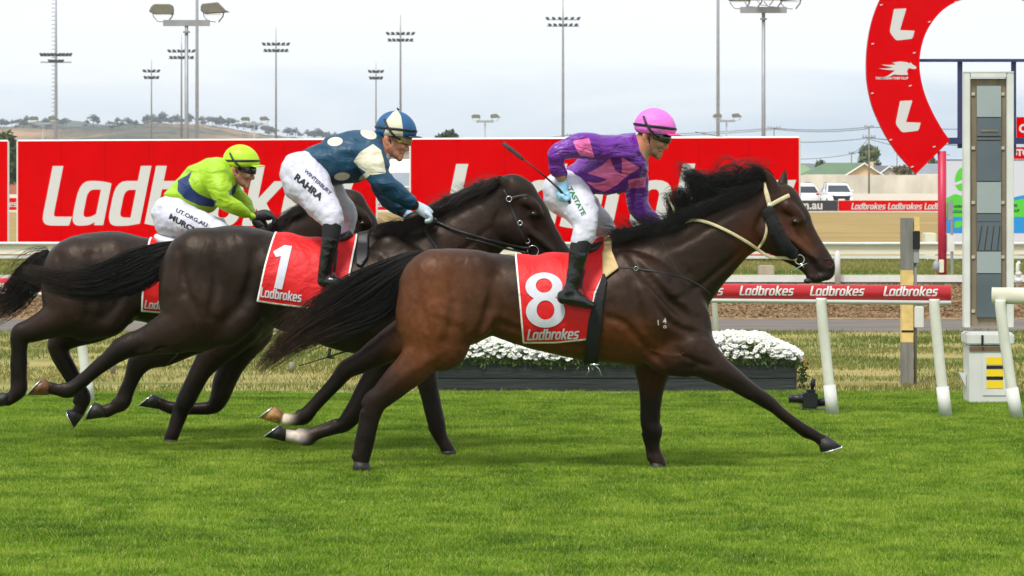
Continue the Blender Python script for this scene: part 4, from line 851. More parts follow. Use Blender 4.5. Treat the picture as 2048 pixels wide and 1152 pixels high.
# cars
M_carw = mat('white_car_paint', S(232,234,236), .25, coat=.6); M_carg = mat('dark_car_glass', S(40,48,54), .08, spec=.9); M_tyre = mat('tyre_rubber', S(28,28,30), .8); M_red_l = mat('red_tail_lamp', S(170,20,26), .2)
def car(label, px, Y, rot, front=True):
    k = Y/F; cxx = (px-CX)*k; root = thing('parked_car', label, 'car', (cxx, Y, 0), 'cars parked by the wall')
    def R(x, y, z): c, s = math.cos(rot), math.sin(rot); return (cxx+x*c-y*s, Y+x*s+y*c, z)
    # body sections along the length: (y, halfwidth, z0, zbelt)
    sec = [(-2.35,.72,.45,.72),(-2.28,.86,.32,.98),(-1.9,.93,.26,1.08),(-1.0,.95,.24,1.14),(0,.96,.24,1.16),(1.3,.95,.24,1.16),(2.1,.93,.28,1.12),(2.35,.84,.36,1.0),(2.42,.74,.45,.8)]
    def loft(sec, ring):
        V = []; n = 0
        for s in sec: r = ring(s); n = len(r); V += r
        F_ = [(i*n+j, i*n+(j+1) % n, (i+1)*n+(j+1) % n, (i+1)*n+j) for i in range(len(sec)-1) for j in range(n)]+[tuple(range(n)), tuple(((len(sec)-1)*n+j) for j in range(n))[::-1]]
        return V, F_
    body = lambda s: [R(x, s[0], z) for x, z in ((-s[1]*.9,s[2]),(s[1]*.9,s[2]),(s[1],s[2]+.14),(s[1]*1.01,(s[2]+s[3])/2),(s[1]*.97,s[3]-.08),(s[1]*.88,s[3]),(-s[1]*.88,s[3]),(-s[1]*.97,s[3]-.08),(-s[1]*1.01,(s[2]+s[3])/2),(-s[1],s[2]+.14))]
    V, F_ = loft(sec, body); bo = mk('body', V, F_, M_carw, root, smooth=False); bo.modifiers.new('b', 'BEVEL').width = .04
    cab = [(-1.25,.80,1.12,1.13),(-.45,.72,1.14,1.62),(.0,.70,1.14,1.72),(1.4,.70,1.14,1.72),(2.0,.70,1.12,1.5),(2.3,.74,1.1,1.12)]
    cr_ = lambda s: [R(x, s[0], z) for x, z in ((-.86,s[2]),(.86,s[2]),(s[1],s[3]),(-s[1],s[3]))]
    V, F_ = loft(cab, cr_); mk('cabin_glass', V, F_, M_carg, root)
    top = [(-.5,.71,1.60,1.63),(-.38,.72,1.63,1.67),(.0,.71,1.70,1.755),(1.4,.71,1.70,1.755),(1.95,.70,1.5,1.56)]
    V, F_ = loft(top, lambda s: [R(x, s[0], z) for x, z in ((-s[1]*1.03,s[2]),(s[1]*1.03,s[2]),(s[1],s[3]),(-s[1],s[3]))]); mk('roof', V, F_, M_carw, root)
    for sx in (-1, 1):
        for a, b in (((.88,-1.2,1.12),(.735,-.42,1.64)),((.87,.5,1.12),(.73,.5,1.7)),((.84,2.25,1.12),(.715,1.95,1.52))): MB().tube([R(sx*a[0],a[1],a[2]), R(sx*b[0],b[1],b[2])], .05, n=6).build('pillar', M_carw, root)
    for sx in (-1, 1):
        m = MB(); m.ell(R(sx*1.03, -.85, 1.18), (.11,.07,.09), 8); m.build('mirror', M_carw, root, smooth=True)
        for y in (-1.45, 1.45):
            m = MB(); m.tube([R(sx*.72, y, .34), R(sx*.955, y, .34)], .345, n=20); w_ = m.build('wheel', M_tyre, root, smooth=True); m = MB(); m.tube([R(sx*.957, y, .34), R(sx*.965, y, .34)], .2, n=12); m.build('rim', M_galv, w_)
        m = MB(); p = (.66, -2.31, .86) if front else (.74, 2.40, .95); m.ell(R(sx*p[0], p[1], p[2]), (.17,.05,.07), 10); m.build('headlight' if front else 'tail_light', M_glass if front else M_red_l, root, smooth=True)
    m = MB(); a = [R(-.58,-2.37,.52), R(.58,-2.37,.52), R(.66,-2.36,.84), R(-.66,-2.36,.84)]; m.prism(a, Vector(R(0,.05,0))-Vector(R(0,0,0))); m.build('grille', M_tyre, root)
    m = MB(); m.prism([R(-.24,-2.395,.5), R(.24,-2.395,.5), R(.24,-2.395,.62), R(-.24,-2.395,.62)], Vector(R(0,.02,0))-Vector(R(0,0,0))); m.build('number_plate', M_edge, root)
    m = MB(); m.tube([R(-.72,.1,1.8), R(-.72,1.3,1.8)], .025, n=5); m.tube([R(.72,.1,1.8), R(.72,1.3,1.8)], .025, n=5); m.build('roof_rails', M_lampdark, root)
car('white four wheel drive facing the track, complete car left of the wall piers', 1673, 222, .05); car('white car seen from the rear corner, cut off by the right billboard', 1592, 226, math.pi+.3, front=False)
# ------------------------------------------------------------------ horses
def Ms(name, *a, **k): return mat(name, *a, **k)
M_hair = mat('black_hair', S(22,18,17), .42, var=.6, scale=22, spec=.4, aniso=(1,1,3))
M_hairbrown = mat('dark_brown_hair', S(44,32,27), .36, var=.5, scale=22, spec=.5)
M_blackleather = mat('black_leather', S(22,22,24), .35, bump=.3, bscale=90)
M_strap = mat('black_strap', S(28,28,30), .5)
M_cream = mat('cream_leather', S(205,190,150), .5, var=.12, scale=40)
M_steel = mat('bright_steel', (.75,.75,.75), .2, metal=1)
M_eye = mat('dark_eye', S(18,12,10), .08, spec=.8)
M_horn = mat('dark_hoof_horn', S(30,27,25), .55, var=.35, scale=40, bump=.2, bscale=80)
M_hornbronze = mat('bronze_hoof_horn', S(104,68,38), .4, var=.5, scale=30)
M_hornpale = mat('pale_streaked_horn', S(165,120,70), .5, var=.45, scale=30, bump=.2)
M_white = mat('white_cloth', S(214,214,218), .7, var=.04, scale=30, bump=.3, bscale=14)
M_whitenum = mat('white_number_print', S(206,206,216), .7, var=.05, scale=30)
M_redcloth = mat_masks('red_cloth', S(214,4,14), [('rim', S(235,232,225), 0.0)], rough=.6, bump=.75, bscale=7, dist=.022, distort=1.2, var=.08)
M_tan = mat('tan_chamois', S(196,170,120), .8, var=.15, scale=30)
def coat_mat(name):
    m = mat_masks(name, (1,1,1), [], rough=.46, spec=.42, attrcol='coat', bump=.55, bscale=15, dist=.008, distort=.8, var=.22, aniso=(1,1,.55))
    b = m.node_tree.nodes['Principled BSDF']; b.inputs['Specular Tint'].default_value = (.62, .50, .42, 1); b.inputs['Sheen Weight'].default_value = .0; b.inputs['Sheen Roughness'].default_value = .4
    return m
M_coat = coat_mat('glossy_horse_coat')

def paint(V, base, blobs):
    """coat colouring: base then soft patches (px, py, rx, ry, rot, colour, strength)"""
    x, y = PX(V); C = np.tile(np.array(base, float), (len(V), 1))
    for bx, by, rx, ry, rot, col, st in blobs:
        c, s_ = math.cos(rot), math.sin(rot); u = ((x-bx)*c+(y-by)*s_)/rx; v = (-(x-bx)*s_+(y-by)*c)/ry
        wgt = np.exp(-np.clip(u*u+v*v, 0, 30)**1.3)*st
        C = C*(1-wgt[:, None])+np.array(col)*wgt[:, None]
    return C
def hoof(parent, Y, tr, tf, hb, tb, m, shoe=True, width=1.0):
    """tr/tf: rear and front of the coronet, hb/tb: heel and toe at the sole (photo px)"""
    A, B, C_, D_ = [P(p[0], p[1], Y) for p in (tr, tf, hb, tb)]
    mb = MB(); n = 20; V = []; rings = []
    def ring(a, b, sc=1.0, wd=1.0):
        c = (a+b)/2; h_ = (b-a)/2*sc; dep = (b-a).length*.5*wd
        return [c+h_*math.cos(t)+Vector((0, 1, 0))*dep*math.sin(t)*(1-.18*max(0, math.cos(t))) for t in [2*math.pi*k/n for k in range(n)]]
    L_ = [ring(A, B, .9, .95*width), ring(A, B, 1.02, 1.0*width), ring(A.lerp(C_, .5), B.lerp(D_, .5), 1, .92*width), ring(C_, D_, 1, .85*width), ring(C_, D_, .97, .82*width), ring(C_, D_, .7, .6*width)]
    dn = ((C_-A)+(D_-B)); dn.normalize(); L_[5] = [p-dn*.012 for p in L_[5]]
    V = [p for r in L_ for p in r]; m_ = len(L_)
    Fc = [(i*n+k, i*n+(k+1) % n, (i+1)*n+(k+1) % n, (i+1)*n+k) for i in range(m_-1) for k in range(n)]+[tuple(range(n))[::-1], tuple((m_-1)*n+k for k in range(n))]
    o = mk('hoof', V, Fc, m, parent, smooth=True)
    if shoe:
        r1 = ring(C_, D_, 1.01, .87*width); r1 = [p+dn*.006 for p in r1]
        ks = [k for k in range(n+1) if True][:]
        pts = [r1[k % n] for k in range(int(n*.62)-n, int(n*.38)+1)]
        MB().tube(pts, .0055, n=6).build('horseshoe', M_steel, o, smooth=True)
    return o
def clump(acc, ctrl, n, r=.0022, seed=0, tmin=.55, wig=.25, nseg=12):
    """ctrl: (px,py,halfwidth px,Y,halfdepth m) -> n tapering strands into acc (MB lists)"""
    g = np.random.default_rng(seed); pts = []
    for c in ctrl:
        w_ = P(c[0], c[1], c[3]); pts.append((w_.x, w_.y, w_.z, c[2]*c[3]/F, c[4]))
    C = crom(pts, 8); m = len(C); s_ = np.linspace(0, 1, m)
    T = np.gradient(C[:, :3], axis=0); T /= np.linalg.norm(T, axis=1)[:, None]+1e-9
    Nn = np.cross(T, [0, 1, 0]); Nn /= np.linalg.norm(Nn, axis=1)[:, None]+1e-9
    for i in range(n):
        a = g.uniform(0, 2*math.pi); rr = math.sqrt(g.uniform(0, 1)); u, v = rr*math.cos(a), rr*math.sin(a)
        te = g.uniform(tmin, 1.0); t = np.linspace(0, te, nseg)
        c = np.stack([np.interp(t, s_, C[:, j]) for j in range(5)], 1); nn = np.stack([np.interp(t, s_, Nn[:, j]) for j in range(3)], 1)
        f1, f2, p1, p2 = g.uniform(3, 8), g.uniform(3, 8), g.uniform(0, 6.3), g.uniform(0, 6.3)
        uu = u+wig*np.sin(f1*t+p1)*t; vv = v+wig*np.sin(f2*t+p2)*t
        q = c[:, :3]+nn*(c[:, 3]*uu)[:, None]; q[:, 1] += c[:, 4]*vv
        rad = r*g.uniform(.6, 1.5)*np.clip((1-np.linspace(0, 1, nseg))**.5, .12, 1); rad *= np.clip(np.linspace(0, 1, nseg)*6+.3, 0, 1)
        b = len(acc.V)
        tt = np.gradient(q, axis=0); tt /= np.linalg.norm(tt, axis=1)[:, None]+1e-9
        e1 = np.cross(tt, [0, 1, .1]); e1 /= np.linalg.norm(e1, axis=1)[:, None]+1e-9; e2 = np.cross(tt, e1)
        for k in range(nseg):
            for j in range(3):
                th = 2.094*j; acc.V.append(tuple(q[k]+e1[k]*math.cos(th)*rad[k]+e2[k]*math.sin(th)*rad[k]))
        for k in range(nseg-1):
            for j in range(3): acc.F.append((b+k*3+j, b+k*3+(j+1) % 3, b+(k+1)*3+(j+1) % 3, b+(k+1)*3+j))
def extract(prims, h, infl=0.0, box=None, noise=None, it=2):
    if box is None:
        lo = np.min([(p.C[:, :3]-(p.C[:, 3]*np.maximum(1, p.C[:, 4]))[:, None]).min(0) for p in prims if not p.carve], 0)-.05-infl
        hi = np.max([(p.C[:, :3]+(p.C[:, 3]*np.maximum(1, p.C[:, 4]))[:, None]).max(0) for p in prims if not p.carve], 0)+.05+infl
    else: lo, hi = box
    D, lo, h = field(prims, lo, hi, h, infl)
    if noise:
        for cell, amp, seed in noise: D += vnoise(D.shape, [c/h for c in cell], seed)*amp
    V, Q = nets(D, lo, h)
    return smooth(V, Q, it), Q
def tube_ring(surf, cx, cy, r, parent, name, m, th=.004, off=.012):
    c = surf.hit(cx, cy, off); pts = [P(cx+r*math.cos(t), cy+r*math.sin(t), c.y) for t in np.linspace(0, 2*math.pi, 21)]
    return MB().tube(pts, th, n=6, caps=False).build(name, m, parent, smooth=True)

H = .0095
M_tailhair = mat_masks('tail_hair', (1,1,1), [], rough=.5, spec=.25, attrcol='coat', var=.5)
def hairmesh(name, acc, root, f):
    V = np.array(acc.V); x, y = PX(V); w_ = f(x, y)[:, None]; C = np.array(S(20,17,16))*(1-w_)+np.array(S(66,46,36))*w_
    return mk(name, V, np.array(acc.F, dtype=np.int32), M_tailhair, root, smooth=True, attrs={'coat': C})
# ================= horse number 8 =================
Y8 = 20.7
def T8(*pts, k=.03, q=1.0, tag='', carve=False, sub=4): return Prim(pts, k, q, sub, Y8, tag, carve)
trunk8 = [
 T8((884,590,88),(905,597,100),(935,592,93),(985,588,81),(1045,601,88),(1110,609,98),(1180,616,106),(1240,615,113),(1285,615,113), q=.8, sub=6),
 T8((880,560,62,-.1),(950,545,45,-.1), q=.8, k=.05),
 T8((880,560,62,.1),(950,545,45,.1), q=.8, k=.05),
 T8((1215,508,30),(1270,512,45),(1320,520,55), q=.5, k=.08),
 T8((1270,620,105),(1320,640,92),(1345,655,76), q=.62, k=.05),
 # neck
 T8((1310,590,96),(1352,545,90),(1398,503,80),(1440,470,71),(1478,445,62),(1512,420,48), q=.45, k=.06),
]
muscle8 = [
 T8((1255,540,36,-.13),(1300,585,50,-.15),(1350,650,50,-.14),(1385,695,40,-.13), q=.55, k=.05),   # shoulder blade
 T8((1385,700,42,-.12),(1340,705,42,-.13),(1310,680,40,-.13), q=.6, k=.05),  # upper arm
 T8((1330,715,34,-.14),(1370,725,30,-.14), q=.7, k=.03),
 T8((1360,600,34,-.10),(1385,640,36,-.09),(1395,680,30,-.08), q=.6, k=.04),   # breast
 T8((870,575,72,-.13),(868,640,76,-.15),(880,680,62,-.15), q=.62, k=.05),   # buttock near
 T8((870,575,72,.13),(868,640,72,.15), q=.62, k=.05),
 T8((930,595,58,-.14),(940,636,46,-.17),(897,654,34,-.18), q=.6, k=.05),   # stifle
 T8((1330,480,40,-.03),(1400,440,32,0),(1470,395,28),(1530,372,22), q=.5, k=.05),  # crest
]
grooves8 = [
 T8((1275,520,5,-.33),(1320,575,6,-.30),(1370,640,6,-.27), q=2.0, k=.05, carve=True),
 T8((1235,540,5,-.38),(1262,600,7,-.38),(1290,670,7,-.37), q=1.6, k=.05, carve=True),
 T8((1345,560,5,-.24),(1400,540,5,-.22),(1440,500,5,-.20), q=1.6, k=.05, carve=True),
 T8((1000,560,8,-.37),(985,620,9,-.36),(968,660,8,-.33), q=1.6, k=.06, carve=True),
 T8((850,560,5,-.33),(838,640,6,-.33),(850,700,6,-.31), q=1.5, k=.05, carve=True),
 T8((1290,700,5,-.30),(1330,742,6,-.27),(1390,735,5,-.24), q=1.5, k=.03, carve=True),
]
legs8 = [
 # near fore, reaching
 T8((1385,700,44,-.14,.75),(1412,722,36,-.15,.8),(1445,745,27,-.16),(1480,768,20,-.16),(1512,790,15.5,-.16),(1534,804,15,-.16),(1546,812,13.5,-.16),(1565,828,11.5,-.16),(1592,849,11,-.16),(1612,863,12.5,-.16),(1634,874,11.5,-.16),(1646,882,13,-.16), q=.9, k=.03),
 T8((1534,806,7.5,-.16),(1600,862,7,-.16),(1612,869,8,-.16), q=.8, k=.01),
 # far fore, standing
 T8((1310,690,52,.12,.7),(1306,735,37,.15,.8),(1303,772,26,.16),(1301,810,21.5,.16),(1301,845,20,.16),(1304,862,19,.16),(1306,885,14.5,.16),(1310,905,13,.16),(1314,918,14.5,.16),(1317,932,15,.16), q=.85, k=.03),
 # near hind, standing
 T8((878,640,70,-.16,.7),(862,684,45,-.18,.7),(828,731,37,-.18),(794,764,30,-.18),(768,788,25.5,-.18),(753,803,23.5,-.18),(746,822,20,-.18),(739,850,17,-.18),(733,880,16,-.18),(727,905,17,-.18),(722,925,16,-.18), q=.72, k=.03),
 T8((770,790,16,-.18),(745,795,15,-.18),(734,806,12,-.18), q=.6, k=.015),
 # far hind, trailing
 T8((880,650,66,.12,.7),(835,665,48,.16),(790,685,36,.17),(750,708,27,.17),(715,728,22,.17),(692,740,19,.17),(675,762,15,.17),(650,790,13,.17),(625,815,13,.17),(608,833,15,.17),(592,838,13,.17),(570,838,12,.17), q=.78, k=.03),
 T8((720,718,14,.17),(696,729,10,.17), q=.6, k=.02),
]
legs8 += [T8((1288,868,6,.16),(1297,905,6,.16),(1301,914,8,.16), k=.008), T8((727,824,7,-.18),(715,895,7,-.18),(711,913,9,-.18), k=.008), T8((670,752,6,.17),(612,818,6,.17),(597,826,7,.17), k=.008),
 T8((1316,855,9,.16),(1315,872,7,.16), k=.01), T8((1528,792,8,-.16),(1545,804,7,-.16), k=.01),
 T8((1440,758,5,-.20),(1500,796,4,-.19), k=.02, q=1.2), T8((1405,700,9,-.21),(1450,738,7,-.20),(1500,775,5,-.19), k=.02),
 T8((890,695,8,-.25),(828,738,7,-.24),(765,790,5,-.22), k=.025), T8((1455,768,3,-.235),(1515,806,3,-.22), k=.012, carve=True)]
head8 = [
 T8((1548,400,36,0,.66),(1562,402,35,0,.66), k=.04),
 T8((1540,460,46,0,.46),(1552,450,44,0,.52), k=.04),
 T8((1563,405,33,0,.66),(1585,437,34,0,.62),(1605,470,28,0,.58),(1627,501,24,0,.62),(1644,523,22,0,.75), k=.03),
 T8((1545,478,27,0,.5),(1578,500,25,0,.45),(1608,524,18,0,.5),(1626,548,12,0,.9), k=.025),
 T8((1653,532,18.5,0,.95),(1655,544,14,0,1.0), k=.02),
 T8((1640,553,9,0,1.6),(1652,551,10,0,1.5), k=.012),
 T8((1622,555,9,0,1.4),(1636,559,7.5,0,1.5), k=.012),
 T8((1575,414,12,-.075),(1592,425,10,-.08),(1602,440,8,-.07), q=.7, k=.02),   # brow
 T8((1592,441,9,-.078), q=.7, k=.012),
 T8((1545,465,28,-.06),(1560,478,24,-.06), q=.45, k=.03),    # cheek
 T8((1575,470,6,-.075),(1610,500,6,-.065),(1628,517,6,-.06), q=1, k=.03),      # facial crest
 T8((1652,526,7,-.086,1.2),(1660,530,7,-.080,1.2), k=.008, carve=True),
 T8((1649,519,4,-.075),(1659,518,4,-.075),(1667,526,4,-.07),(1662,537,4,-.075), q=.9, k=.01),   # nostril rim
 T8((1622,548,1.6,-.10,12),(1650,552,1.2,-.08,12), k=.008, carve=True),
 T8((1588,447,2,-.11,2),(1598,446,2,-.10,2), k=.01, carve=True),
 # ears
 T8((1546,378,13,-.05,.7),(1541,360,10,-.06,.6),(1534,347,6,-.065,.5),(1527,339,2.5,-.065,.5), k=.012),
 T8((1561,382,13,.04,.7),(1566,364,10.5,.05,.6),(1569,350,7,.055,.5),(1569,340,3,.055,.5), k=.012),
 T8((1563,375,4,-.02,.7),(1566,356,3.5,.015,.6), k=.008, carve=True),
 T8((1549,372,3,-.10,.9),(1541,354,3,-.095,.7), k=.01, carve=True),
]
def coat8(V):
    D_ = S(42,30,27); Br = S(126,76,44); K = S(15,12,11)
    return paint(V, S(58,42,33), [
     (880,575,95,80,0,Br,.85),(850,680,70,90,0,S(134,80,46),.85),(960,600,60,90,0,S(92,62,42),.7),(905,690,50,50,.5,S(118,72,42),.6),
     (1100,680,150,60,0,S(128,76,44),.85),(1260,690,80,55,0,S(124,72,40),.9),(1090,520,160,30,0,D_,.7),(1320,560,80,90,0,S(66,46,36),.7),
     (1390,530,110,70,-.6,S(46,34,30),.7),(1500,500,30,60,0,S(100,52,32),.8),(1595,470,60,22,.95,S(116,70,48),.75),(1555,430,40,50,0,S(78,46,34),.7),
     (1650,535,34,28,0,S(48,40,40),.9),(1515,800,100,24,.68,K,.95),(1620,865,60,30,.6,K,.98),(1301,850,34,95,0,K,.96),(1306,752,34,34,0,S(104,56,36),.6),
     (735,880,34,85,0,K,.96),(755,800,34,36,0,S(44,32,28),.8),(650,790,90,50,-.8,K,.98),(720,720,60,30,-.4,S(34,26,24),.85),(600,835,35,26,0,K,1),(566,838,19,20,0,S(214,196,180),1.6),
     (1657,528,6,5,0,S(110,50,46),.9),(1345,740,60,18,0,S(30,24,24),.5)])
def follow(surf, lst, Y):
    """grooves (carve) and raised veins that follow the finished surface"""
    out = []
    for pts, r, depth, k in lst:
        Q = crom(pts, 4); C = []; last = None
        for x, y in Q:
            w_ = surf.hit(x, y, 0)
            if last is not None and abs(w_.y-last) > .07: w_ = P(x, y, last)
            last = w_.y; rr = r*Y/F; c = P(x, y, w_.y-(rr-abs(depth)) if depth > 0 else w_.y+rr+depth); C.append((c.x, c.y, c.z, rr, 1.0))
        n = len(C)
        for i in range(n):   # fade both ends
            f = min(1, min(i, n-1-i)/(n*.25)+.25); c = list(C[i]); c[1] += (1-f)*(-.02 if depth > 0 else .01); C[i] = tuple(c)
        p = Prim.__new__(Prim); p.C = np.array(C); p.k = k; p.tag = ''; p.carve = depth > 0; out.append(p)
    return out
GROOVE = [([(1215,636),(1250,648),(1285,688),(1328,730)],6,.016,.035), ([(1258,505),(1290,548),(1335,600),(1395,640)],7,.014,.04), ([(1300,580),(1330,635),(1368,660),(1414,668)],6,.012,.035),
 ([(1262,560),(1276,610),(1288,660)],6,.012,.04), ([(1345,605),(1400,572),(1450,530),(1486,500)],5,.012,.03), ([(1330,500),(1380,480),(1440,440),(1490,410)],6,.007,.04),
 ([(992,550),(982,610),(965,655),(938,692)],8,.018,.05), ([(828,545),(842,620),(868,690)],6,.010,.04), ([(905,545),(908,620),(896,690)],7,.009,.05), ([(1000,650),(1100,682),(1210,705)],6,.007,.04),
 ([(1352,700),(1385,722),(1425,735)],5,.012,.025)]
GROOVEH = [([(1530,420),(1513,455),(1519,488),(1545,506)],5,.010,.02), ([(1580,486),(1604,508),(1624,522)],4,.008,.015), ([(1602,452),(1622,484),(1640,510)],3,.006,.012), ([(1574,448),(1584,456),(1600,452)],2.5,.006,.008)]
VEIN = [([(1556,484),(1580,500),(1606,514)],1.8,-.004,.008), ([(1568,474),(1598,488),(1618,500)],1.5,-.004,.008), ([(1440,755),(1480,776),(1512,796)],1.8,-.004,.008), ([(1300,700),(1345,712),(1380,705)],1.8,-.004,.008), ([(860,740),(830,765),(800,795)],1.8,-.004,.008)]
def amap(lst, fx, fy): return [([(fx(x), fy(y)) for x, y in p], r, d, k) for p, r, d, k in lst]
def horse(nm, label, Y, prims, coatf, x0, extra=()):
    V0, Q0 = extract(prims, .016, it=1); prims = prims+follow(Surf(V0, Q0), list(extra), Y)
    root = thing('racehorse', label, 'horse', (P(x0, 600, Y).x, Y, 0), 'racehorses galloping past the post')
    V, Q = extract(prims, H, noise=[((.15,.2,.11), .0028, 1), ((.06,.08,.05), .0014, 2)]); C = coatf(V)
    mk('body', V, Q, M_coat, root, smooth=True, attrs={'coat': np.clip(C**1.12*.72, 0, 1)})
    return root, Surf(V, Q)
def cloth(root, prims, poly, Y, infl=.016, name='saddlecloth', m=None, rim=3.4, fold=True):
    V, Q = extract([p for p in prims], .0095, infl, box=(
        (P(min(a for a, b in poly)-12, 0, Y).x, Y-.6, P(0, max(b for a, b in poly)+14, Y-.4).z), (P(max(a for a, b in poly)+12, 0, Y).x, Y+.6, P(0, min(b for a, b in poly)-25, Y).z)), it=3, noise=[((.10,.4,.28), .007, 17), ((.05,.2,.16), .003, 18)] if fold else None)
    # outline tested orthographically so both flanks match
    k = F/(Y-.30); X = CX+V[:, 0]*k; Z = HY+(EYE-V[:, 2])*k
    X = np.where(True, CX+V[:, 0]*k, X)
    sn = [k, 7.0]; V, Q, u = clip_poly(V, Q, X, Z, poly, 1.0, sn); X, Z = sn[2][u], sn[3][u]; sdv = sdpoly(X, Z, poly)
    o = mk(name, V, Q, m or M_redcloth, root, smooth=True, attrs={'rim': rim-sdv})
    md = o.modifiers.new('thick', 'SOLIDIFY'); md.thickness = .004; md.offset = 1
    return o, Surf(V, Q)

base8 = trunk8+muscle8
all8 = trunk8+muscle8+head8+legs8+grooves8
R8, S8 = horse('h8', 'bay racehorse in red cloth number 8 in front, with cream bridle and reins', Y8, all8, coat8, 1100, GROOVE+GROOVEH+VEIN)
mb = MB(); mb.ell(P(1591,443,Y8-.100), (.022,.014,.017), 14); mb.build('eye', M_eye, R8, smooth=True)
hoof(R8, Y8-.16, (1634,880), (1656,872), (1641,904), (1683,892), M_horn)
hoof(R8, Y8+.16, (1301,924), (1331,928), (1298,943), (1340,943), M_horn, False)
hoof(R8, Y8-.18, (708,922), (738,926), (704,944), (744,944), M_horn, False)
hoof(R8, Y8+.17, (566,824), (559,848), (551,812), (519,836), M_hornpale)
# tail
t = MB()
clump(t, [(850,508,8,Y8,.03),(815,520,16,Y8,.04),(775,548,28,Y8,.06),(722,582,37,Y8,.07),(665,618,37,Y8,.08),(600,662,26,Y8,.07),(548,705,17,Y8,.05),(506,745,13,Y8,.03)], 950, .0024, 1, .45, .4, 16)
clump(t, [(846,512,10,Y8,.03),(800,548,26,Y8,.05),(765,606,32,Y8,.06),(700,636,32,Y8,.06),(630,668,24,Y8,.06),(570,704,17,Y8,.05),(520,745,11,Y8,.03)], 520, .0024, 2, .5, .4, 16)
clump(t, [(800,545,25,Y8,.05),(715,590,44,Y8,.06),(630,640,44,Y8,.05),(560,680,36,Y8,.05),(515,725,28,Y8,.05)], 200, .0015, 3, .5, .6, 14)
hairmesh('tail', t, R8, lambda x, y: np.clip((720-x)/150+(y-640)/300, 0, 1))
# mane: clumps streaming back from the crest
t = MB(); root_l = [(1528,362),(1500,374),(1460,392),(1420,412),(1380,436),(1340,458)]
A = crom(root_l, 8); ti = crom([(1500,346),(1462,354),(1425,356),(1388,352),(1356,378),(1345,410)], 8)
for i in range(0, len(A), 1):
    a, b = A[i], ti[i]; g = np.random.default_rng(100+i); b = b+g.normal(0, 9, 2); mx_ = (a[0]+b[0])/2+g.normal(0, 4)+6; my_ = min((a[1]+b[1])/2-9, a[1]-8)+g.normal(0, 4)
    clump(t, [(a[0],a[1]+6,9,Y8-.03,.03),(mx_,my_,11,Y8-.04,.05),(b[0],b[1],9,Y8-.03,.06),(b[0]-14,b[1]+14+g.normal(0,7),7,Y8,.05)], 52, .0018, 200+i, .45, .7, 10)
for i in range(34):   # near-side mane lying along the crest, ragged lower edge
    g = np.random.default_rng(300+i); u = i/33; x = 1528-u*165+g.normal(0,3); y = 366+u*66+g.normal(0,2); dr = g.uniform(-4, 15)
    clump(t, [(x,y,8,Y8-.05,.02),(x-16,y+6+dr*.3,10,Y8-.10,.02),(x-36-g.uniform(0,8),y+12+dr*.6,10,Y8-.12,.03),(x-60-g.uniform(0,18),y+12+dr+g.normal(0,8),7,Y8-.10,.04)], 38, .0018, 400+i, .3, .9, 10)
for i in range(26):
    g = np.random.default_rng(500+i); u = i/25; x = 1382-u*140+g.normal(0,3); y = 440+u*22+g.normal(0,2); dr = g.uniform(0, 15)
    clump(t, [(x,y+4,9,Y8-.04,.03),(x-14,y+7,10,Y8-.10,.03),(x-30,y+10+dr*.5,10,Y8-.12,.03),(x-50-g.uniform(0,16),y+10+dr+g.normal(0,6),7,Y8-.1,.05)], 38, .0018, 600+i, .3, .9, 10)
for i in range(16):
    g = np.random.default_rng(700+i); s_ = i/15; x = 1390-s_*150; y = 440+s_*30
    clump(t, [(x,y,5,Y8,.03),(x-25,y-12-g.uniform(0,14),8,Y8,.05),(x-60-g.uniform(0,20),y-16-g.uniform(0,24),10,Y8,.08)], 6, .0011, 800+i, .6, .5, 10)
for i in range(24):
    g = np.random.default_rng(1000+i); a = A[g.integers(0, len(A))]; b = ti[g.integers(0, len(ti))]; b = a+(b-a)*g.uniform(.7, 1.2)+g.normal(0, 12, 2)
    clump(t, [(a[0],a[1],6,Y8,.03),((a[0]+b[0])/2+8,min(a[1],b[1])-g.uniform(-10,6),8,Y8-.03,.05),(b[0],b[1],7,Y8,.06),(b[0]-16-g.uniform(0,16),b[1]+g.uniform(-12,16),6,Y8,.07)], 12, .0015, 1050+i, .6, .8, 10)
for i in range(30):
    g = np.random.default_rng(2500+i); s_ = g.uniform(0, 1); x = 1400-s_*150; y = 442+s_*26
    clump(t, [(x,y,5,Y8-.03,.03),(x-22,y-8-g.uniform(0,12),7,Y8-.03,.05),(x-50-g.uniform(0,24),y-8-g.uniform(-10,26),7,Y8-.03,.08)], 8, .0015, 2550+i, .6, .7, 10)
for i in range(10):
    g = np.random.default_rng(900+i)
    clump(t, [(1545,352,5,Y8,.03),(1525,342-g.uniform(0,8),6,Y8,.03),(1498-g.uniform(0,14),334-g.uniform(-8,10),7,Y8,.04)], 6, .001, 910+i, .6, .6, 9)
t.build('mane', M_hair, R8, smooth=True)
# cloth, number, pad, girth
poly8 = [(1030,440),(1030,516),(1038,600),(1046,689),(1110,688),(1172,681),(1190,672),(1186,620),(1191,588),(1213,543),(1223,520),(1222,440)]
c8, SC8 = cloth(R8, base8, poly8, Y8)
tan8, _ = cloth(R8, base8, [(1206,440),(1206,482),(1206,560),(1238,536),(1226,505),(1224,440)], Y8, .020, 'saddle_pad', M_tan, fold=False)
g8, SG8 = cloth(R8, base8, [(1208,543),(1191,590),(1177,640),(1171,690),(1169,760),(1196,760),(1199,690),(1206,610),(1214,560)], Y8, .022, 'girth', mat('black_elastic_girth', S(16,16,17), .75, bump=.3, bscale=50), fold=False)
V_, T_, w_ = word('Ladbrokes')
decal(SC8, V_, T_, (1053,681), (19.6,-.5), (0.5,-22), c8, 'lettering', M_whitenum, .010)
ang = np.linspace(0, 2*math.pi, 64, endpoint=False)
